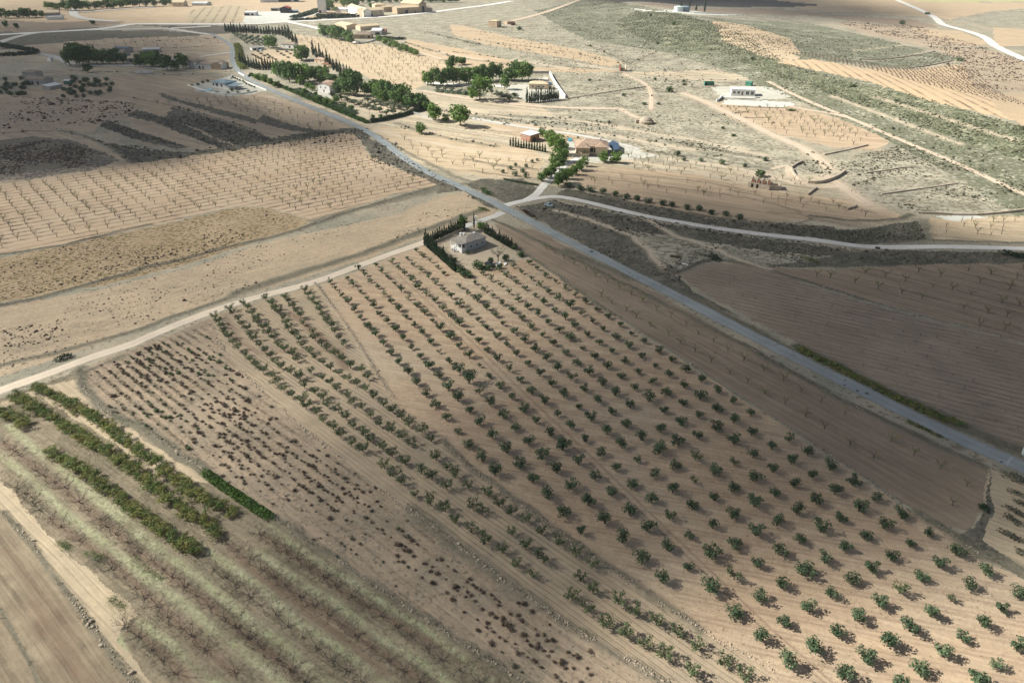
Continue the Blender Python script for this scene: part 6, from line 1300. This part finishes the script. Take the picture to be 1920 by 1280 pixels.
# ------------------------------------------------------------ vehicles
def car(u_, v_, u2, v2, mat, label, van=False):
    p, q = P3(u_, v_), P3(u2, v2); rot = atan2(q[1] - p[1], q[0] - p[0]); e = obj('parked_car', None, loc=(p + q) / 2, rot=rot, label=label, cat='car'); e.location.z = dz_(*((p + q) / 2)[:2]) + .05
    prof = [(-2.1, .35), (-2.1, .85), (-1.9, 1.0), (-1.35, 1.45), (.3, 1.5), (1.0, 1.0), (1.95, .85), (2.1, .6), (2.1, .35)] if not van else [(-2.2, .35), (-2.2, 1.9), (1.2, 2.0), (1.8, 1.1), (2.2, .95), (2.2, .35)]
    n = len(prof); V = [(x, -.85, z) for x, z in prof] + [(x, .85, z) for x, z in prof]
    V = [(x, y * (.82 if z > 1.2 else 1), z) for x, y, z in V]
    obj('body', mk_mesh('body', V, [tuple(range(n)), tuple(range(2 * n - 1, n - 1, -1))] + [(i, n + i, n + (i + 1) % n, (i + 1) % n) for i in range(n)], M[mat]), e)
    g = MB()
    if not van: g.add([(-1.2, -.80, 1.05), (.75, -.80, 1.05), (.25, -.73, 1.42), (-1.1, -.73, 1.42), (-1.2, .80, 1.05), (.75, .80, 1.05), (.25, .73, 1.42), (-1.1, .73, 1.42)], [(0, 1, 2, 3), (7, 6, 5, 4)]).add([(.38, -.68, 1.47), (1.02, -.78, 1.04), (1.02, .78, 1.04), (.38, .68, 1.47)], [(0, 1, 2, 3)]).add([(-1.93, -.7, 1.03), (-1.42, -.66, 1.44), (-1.42, .66, 1.44), (-1.93, .7, 1.03)], [(0, 1, 2, 3)])
    else: g.add([(1.25, -.65, 1.93), (1.78, -.78, 1.14), (1.78, .78, 1.14), (1.25, .65, 1.93)], [(0, 1, 2, 3)])
    V = np.array(g.v); V[:, 1] *= 1.03; V[:, 2] += .02; obj('windows', mk_mesh('windows', V, g.f, M['glass']), e)
    for x in (-1.3, 1.35):
        for y in (-.86, .68): obj('wheel', MB().tube((x, y, .33), (x, y + .18, .33), .33, .33, 10).mesh('wheel', M['tyre']), e)
car(1022, 385, 1036, 389, 'carw', 'pale blue-grey car parked beside the white track')
car(546, 169, 562, 171, 'card', 'dark car on the drive left of the white villa'); car(539, 168, 548, 169, 'carw', 'white car half hidden by the roadside hedge')
car(316, 53, 322, 53, 'card', 'small dark car on the lane at the upper left'); car(400, 71, 406, 72.5, 'card', 'dark car on the upper bend of the road')
car(486, 96, 494, 97, 'carw', 'pale van beside the garden plot canopy', True); car(914, 497, 922, 500, 'card', 'dark car hidden in the cottage shrubs')
car(700, 31, 706, 31, 'carw', 'white car before the cream farm'); car(1083, 287, 1090, 289, 'card', 'dark car beside the villa porch')
# pale tank by the road at the right edge
a = P3(1915, 853); e = obj('liquid_tank', None, loc=a, rot=-.5, label='pale green plastic tank at the right road edge', cat='tank'); obj('body', MB().tube((0, 0, 1.1), (3.2, 0, 1.1), 1.05, 1.05, 14).mesh('body', M['tank'], False), e); obj('cradle', MB().box(.3, .8, -1, 1, -.3, .5).box(2.3, 2.8, -1, 1, -.3, .5).mesh('cradle', M['conc']), e); obj('hatch', MB().tube((1.6, 0, 2.1), (1.6, 0, 2.35), .3, .3, 10).mesh('hatch', M['tank']), e)
sheet('plank', '1279,494 1290,497 1289,499 1278,496', M['white'], .15, label='pale plank lying by the sandy track', cat='plank')
sheet('white_sheeting', '928,495 938,491 940,497 931,501', M['white'], .3, label='white sheeting under the feathery grey tree', cat='sheeting')
sheet('white_sheeting', '944,494 951,492 950,497 945,499', M['white'], .3, label='small white sheet right of the feathery grey tree', cat='sheeting')
sheet('threshing_floor', '252,135 258,132.5 272,131.5 285,132.5 290,135 282,138 268,138.5 256,138', M['conc'], .12, kind='structure')
# garden furniture ring of the cottage fountain
obj('well', MB().tube((0, 0, 0), (0, 0, .6), .9, .9, 14).mesh('well', M['white']), loc=P3(856, 471), label='round white basin in front of the cottage porch', cat='basin')
# ------------------------------------------------------------ undergrowth, brush and hillside scrub
def domes(name, X, Y, r, h, mat, label=None):
    n = len(X); Z = G(X, Y); k = 5; a = np.arange(k) * 2 * pi / k
    base = np.concatenate([np.stack([np.cos(a), np.sin(a), np.zeros(k) - .1], 1), np.stack([np.cos(a + .6) * .8, np.sin(a + .6) * .8, np.full(k, .62)], 1), [[0, 0, 1.0]]])
    fq = []; 
    for i in range(k): j = (i + 1) % k; fq += [(i, j, k + i), (j, k + j, k + i), (k + i, k + j, 2 * k)]
    fq = np.array(fq); J = base[None] * (1 + rng.uniform(-.35, .35, (n, 2 * k + 1, 3))); t = rng.uniform(0, 6.28, n); c, s = np.cos(t)[:, None], np.sin(t)[:, None]
    V = np.stack([(J[..., 0] * c - J[..., 1] * s) * r[:, None] + X[:, None], (J[..., 0] * s + J[..., 1] * c) * r[:, None] + Y[:, None], J[..., 2] * h[:, None] + Z[:, None]], -1).reshape(-1, 3)
    Fq = (fq[None] + (2 * k + 1) * np.arange(n)[:, None, None]).reshape(-1, 3)
    obj(name, mk_mesh(name, V, Fq.astype(np.int32), M[mat]), kind='stuff', label=label)
def tufts(name, X, Y, h, mat, n_per=7, size=.16, spread=.5, label=None):
    n = len(X) * n_per; X = np.repeat(X, n_per); Y = np.repeat(Y, n_per); H_ = np.repeat(h, n_per)
    X = X + rng.normal(0, spread, n) * H_; Y = Y + rng.normal(0, spread, n) * H_; Z = G(X, Y) + H_ * rng.uniform(.1, .9, n)
    C = np.stack([X, Y, Z], 1); nn = rng.normal(size=(n, 3)); nn[:, 2] = abs(nn[:, 2]) + .5; nn /= np.linalg.norm(nn, axis=1)[:, None]
    t = np.cross(nn, rng.normal(size=(n, 3))); t /= np.linalg.norm(t, axis=1)[:, None]; b2 = np.cross(nn, t); sz = size * rng.uniform(.5, 1.4, n)[:, None] * (.6 + .6 * H_[:, None])
    V = np.stack([C - t * sz, C + b2 * sz * .7, C + t * sz], 1).reshape(-1, 3)
    obj(name, mk_mesh(name, V, np.arange(3 * n, dtype=np.int32).reshape(-1, 3), M[mat]), kind='stuff', label=label)
acc = {'gbrush': [], 'brush': []}
for ch, P, w, s, berm, dens, kind in STROKES:
    if not dens: continue
    L = np.concatenate([[0], np.cumsum(np.hypot(*np.diff(P, axis=0).T))]); far = np.hypot(*P.mean(0)) > 430
    n = int(L[-1] * dens * 1.6 * (w * .45 + .4) * (.25 if far else 1)); q = rng.uniform(0, L[-1], n); q = q[np.sin(q * .21) + np.sin(q * .083 + 2) > -.9]; n = len(q)
    X = np.interp(q, L, P[:, 0]) + rng.normal(0, w * .45, n); Y = np.interp(q, L, P[:, 1]) + rng.normal(0, w * .45, n)
    acc[kind].append((X, Y, np.full(n, 1.6 if far else 1.0)))
for kind, l in acc.items():
    X = np.concatenate([a[0] for a in l]); Y = np.concatenate([a[1] for a in l]); S_ = np.concatenate([a[2] for a in l]); near = np.hypot(X, Y) < 420
    h = rng.lognormal(-.95, .35, len(X)) * S_
    tufts('undergrowth', X[near], Y[near], h[near], kind, 6, .17, .5); domes('undergrowth', X[~near], Y[~near], h[~near] * 1.1, h[~near], kind)
def sample(poly, n):
    P = UU(poly); lo, hi = P.min(0), P.max(0); X = rng.uniform(lo[0], hi[0], n * 4); Y = rng.uniform(lo[1], hi[1], n * 4); k = inpoly(X, Y, P); return X[k][:n], Y[k][:n]
def nfield(X, Y, s): return np.sin(X / s + 1.3 * np.sin(Y / s * .7)) * np.sin(Y / s * 1.1 + 1.7 * np.sin(X / s * .6))
for poly, n, thr, r_, mat in (('1000,20 1110,0 1300,30 1640,70 1790,110 1700,128 1450,116 1400,108 1560,170 1920,250 1920,400 1790,330 1640,250 1500,190 1430,165 1390,140 1240,96 1100,75', 20000, -.2, .48, 'hillgreen'),
                            ('1190,20 1280,28 1390,60 1470,118 1580,150 1700,175 1930,240 1930,310 1700,225 1500,160 1360,100 1220,80 1150,45', 11000, -.6, .5, 'hillgreen'),
                            ('860,60 1040,45 1160,75 1330,120 1300,185 1430,240 1200,230 1050,140', 4500, .0, .42, 'hillgreen'), ('870,218 1180,235 1480,300 1560,345 1640,380 1730,395 1930,390 1930,350 1700,270 1560,300 1440,300 1200,260', 4500, -.1, .42, 'hillgreen'),
                            ('965,390 1240,420 1600,467 1900,475 1900,490 1560,498 1340,484 1270,506 1300,545 1100,465', 3600, -.3, .33, 'dscrub'), ('1440,425 1600,435 1720,415 1735,448 1600,455', 900, -.5, .45, 'gbrush'),
                            ('1560,40 1720,50 1830,84 1930,118 1930,170 1830,165 1740,86', 3000, -.4, .7, 'brush'), ('30,186 130,184 255,194 236,222 170,246 0,246', 500, -.2, .8, 'brush'), ('0,272 60,262 125,268 190,290 150,314 0,330', 1500, -.3, .55, 'brush'),
                            ('0,500 90,468 290,426 440,390 500,391 575,413 480,450 350,493 200,530 0,560', 1500, .0, .28, 'brush'), ('0,590 480,462 740,405 900,385 760,450 480,540 250,612 0,700', 1500, .1, .22, 'brush'),
                            ('0,620 130,595 110,640 0,655', 110, -1, .32, 'brush'), ('100,525 280,478 500,425 480,440 280,490 110,535', 220, -.3, .4, 'brush')):
    X, Y = sample(poly, n); k = nfield(X, Y, 11) + .5 * nfield(X, Y, 31) + rng.normal(0, .25, len(X)) > thr; X, Y = X[k], Y[k]; r = r_ * rng.lognormal(-.1, .4, len(X)); domes('scrub', X, Y, r * .9, r * .75, mat)
for q_ in ('184,236 200,226 290,256 355,276 250,260', '235,212 300,218 438,270 412,277 287,228', '305,220 375,215 520,264 450,273 362,238', '192,266 350,285 560,250 690,240 690,262 400,288 250,308', '700,262 860,352 935,392 822,346 692,300', '965,388 1035,375 1440,450 1700,470 1440,449', '1060,352 1320,408 1600,430 1735,450 1540,447 1240,408'):
    X, Y = sample(q_, 700); r = .4 * rng.lognormal(0, .4, len(X)); domes('scrub', X, Y, r, r * .8, 'dscrub')
# rows of small vines on the far right vineyard
VL = lattice('1465,118 1520,113 1620,131 1700,133 1790,123 1832,130 1858,172 1920,225 1860,212 1740,184 1620,147', (1740, 165), (1749, 165), (1742, 168), 90)
if VL:
    X = np.array([t[3][0] for t in VL]) + rng.normal(0, .3, len(VL)); Y = np.array([t[3][1] for t in VL]) + rng.normal(0, .3, len(VL)); domes('vineyard_vines', X, Y, rng.uniform(.5, .9, len(X)), rng.uniform(.6, 1.1, len(X)), 'brush')
# old vineyard, speckled with low vines in rows
VL = lattice('-40,500 90,468 290,426 440,390 500,391 580,413 480,451 350,494 200,530 -40,572', (200, 500), (206, 498.5), (197, 496.5), 150)
X = np.array([t[3][0] for t in VL]) + rng.normal(0, .25, len(VL)); Y = np.array([t[3][1] for t in VL]) + rng.normal(0, .25, len(VL)); k = rng.random(len(X)) < .75
tufts('old_vines', X[k], Y[k], rng.uniform(.35, .7, k.sum()), 'brush', 4, .13, .5)
# pale cut grass on the mown strips, weeds under the bare trees
X, Y = sample('0,760 90,730 400,960 520,980 700,1100 1000,1300 300,1290 150,1060 0,890', 60000)
dm = np.min([dseg(X, Y, P) / w for ch, P, w, s_, b_, d_, k_ in STROKES if ch == 3], axis=0)
mown = dm < .9 + .5 * nfield(X, Y, 3)
tufts('cut_grass', X[mown], Y[mown], np.full(mown.sum(), .2), 'grass', 2, .11, 1.2)
rest_ = (dm > 1.1) & (nfield(X, Y, 5) > .25)
tufts('weeds', X[rest_], Y[rest_], np.full(rest_.sum(), .28), 'gbrush', 2, .11, .9)
for s in ('250,1045 275,1070 308,1087', '112,1018 130,1030', '165,1035 185,1045 195,1050', '205,1120 225,1135 235,1145'):
    P = UU(s); L = np.concatenate([[0], np.cumsum(np.hypot(*np.diff(P, axis=0).T))]); q = rng.uniform(0, L[-1], 160); tufts('grass', np.interp(q, L, P[:, 0]) + rng.normal(0, .5, 160), np.interp(q, L, P[:, 1]) + rng.normal(0, .5, 160), np.full(160, .35), 'leafy2', 6, .12, .6)
# ------------------------------------------------------------ shrubs of the abandoned vineyard
SHB = []
dirv = U(800, 1050) - U(500, 830); dirv /= np.linalg.norm(dirv); nrm = np.array([-dirv[1], dirv[0]])
for u_, v_, ru, rv, n, kd in ((300, 690, 130, 45, 330, 'bush'), (330, 680, 110, 40, 260, 'greenbush'), (420, 780, 90, 60, 260, 'bush'), (300, 790, 60, 40, 50, 'greenbush'), (470, 850, 60, 50, 110, 'bush'), (560, 880, 70, 50, 150, 'bush'), (650, 930, 60, 35, 100, 'bush'),
                             (610, 900, 40, 30, 50, 'gbush'), (760, 1030, 25, 25, 22, 'bush'), (815, 1065, 40, 22, 40, 'bush'), (880, 1105, 45, 25, 46, 'bush'), (940, 1160, 45, 28, 50, 'bush'), (990, 1205, 45, 30, 50, 'bush'), (1050, 1240, 40, 30, 44, 'bush'), (1000, 1235, 60, 40, 20, 'gbush'),
                             (660, 1000, 160, 90, 60, 'gbush'), (250, 760, 60, 30, 40, 'bush'), (450, 900, 80, 50, 40, 'gbush')):
    for _ in range(n): SHB.append((u_ + random.gauss(0, ru * .5), v_ + random.gauss(0, rv * .5), kd))
BPOLY = np.array([tuple(map(float, q.split(','))) for q in '165,695 320,632 395,600 430,680 465,718 512,764 575,820 625,857 700,918 760,965 838,1018 900,1064 955,1110 1010,1145 1075,1190 1185,1252 1250,1290 1000,1290 985,1285 835,1175 710,1093 585,1008 515,960 385,874 290,808 215,773 180,745'.split()])
out = []
for u_, v_, kd in SHB:
    if not inpoly(np.array([u_]), np.array([v_]), BPOLY)[0]: continue
    p = U(u_, v_); t = p @ nrm; t2 = round(t / 2.6) * 2.6 + random.gauss(0, .33); p = p + nrm * (t2 - t)
    if all((p[0] - q[0]) ** 2 + (p[1] - q[1]) ** 2 > .8 for q in out): out.append((p[0], p[1], kd, v_, round(t / 2.6), float(p @ dirv)))
out.sort(key=lambda t: -t[3]); rest = []
r0_ = min(o_[4] for o_ in out[:300]); rk = {}
for o_ in sorted(out[:300], key=lambda o_: o_[5]): rk[o_[:2]] = sum(1 for q in out[:300] if q[4] == o_[4] and q[2] == o_[2] and q[5] <= o_[5])
for n_, (x, y, kd, v_, rw_, _) in enumerate(out):
    w = random.lognormvariate(.02, .28) * (1.0 if v_ > 850 else 1.15); h = w * random.uniform(.42, .6)
    if n_ < 300: plant('dry_shrub' if kd != 'greenbush' else 'green_shrub', kd, n_ % 8, x, y, w, h, {'bush': 'dark brown dry brush cushion', 'gbush': 'grey-green dry shrub', 'greenbush': 'green leafy shrub'}[kd] + f', {ordw(rk[(x, y)])} along brush-field row {ordw(rw_ - r0_ + 1)} from the almond strip side', 'shrub', {'bush': 'brown brush cushions in the abandoned vineyard', 'gbush': 'grey-green shrubs in the abandoned vineyard', 'greenbush': 'green shrubs in the abandoned vineyard'}[kd])
    else: rest.append((kd, n_ % 8, x, y, w, h))
merged('dry_shrubs', rest)
for k_, mt_ in ((9000, 'brush'), (3500, 'ggreen')):
    X, Y = sample('165,695 320,632 400,605 440,700 560,810 700,918 830,1010 800,1030 640,960 480,900 385,874 215,773' if mt_ == 'brush' else '185,700 320,640 400,620 440,720 470,800 385,850 215,763', k_)
    t = X * nrm[0] + Y * nrm[1]; t2 = np.round(t / 2.6) * 2.6 + rng.normal(0, .3, len(X)); X = X + nrm[0] * (t2 - t); Y = Y + nrm[1] * (t2 - t)
    k = nfield(X, Y, 7) + .6 * nfield(Y, X, 17) + rng.normal(0, .3, len(X)) > .25; tufts('low_brush', X[k], Y[k], rng.uniform(.2, .5, k.sum()), mt_, 5, .12, .5)
X, Y = sample(GVP, 9000); k = nfield(X, Y, 13) + rng.normal(0, .4, len(X)) > .5; tufts('grove_weeds', X[k], Y[k], rng.uniform(.08, .22, k.sum()), 'brush', 3, .10, .8)
X, Y = sample('165,695 395,600 470,718 700,918 960,1110 1250,1290 1000,1290 710,1093 385,874 215,773', 12000); k = nfield(X, Y, 6) + rng.normal(0, .3, len(X)) > -.1
tufts('dead_weeds', X[k], Y[k], rng.uniform(.15, .5, k.sum()), 'gbrush', 4, .12, .6)
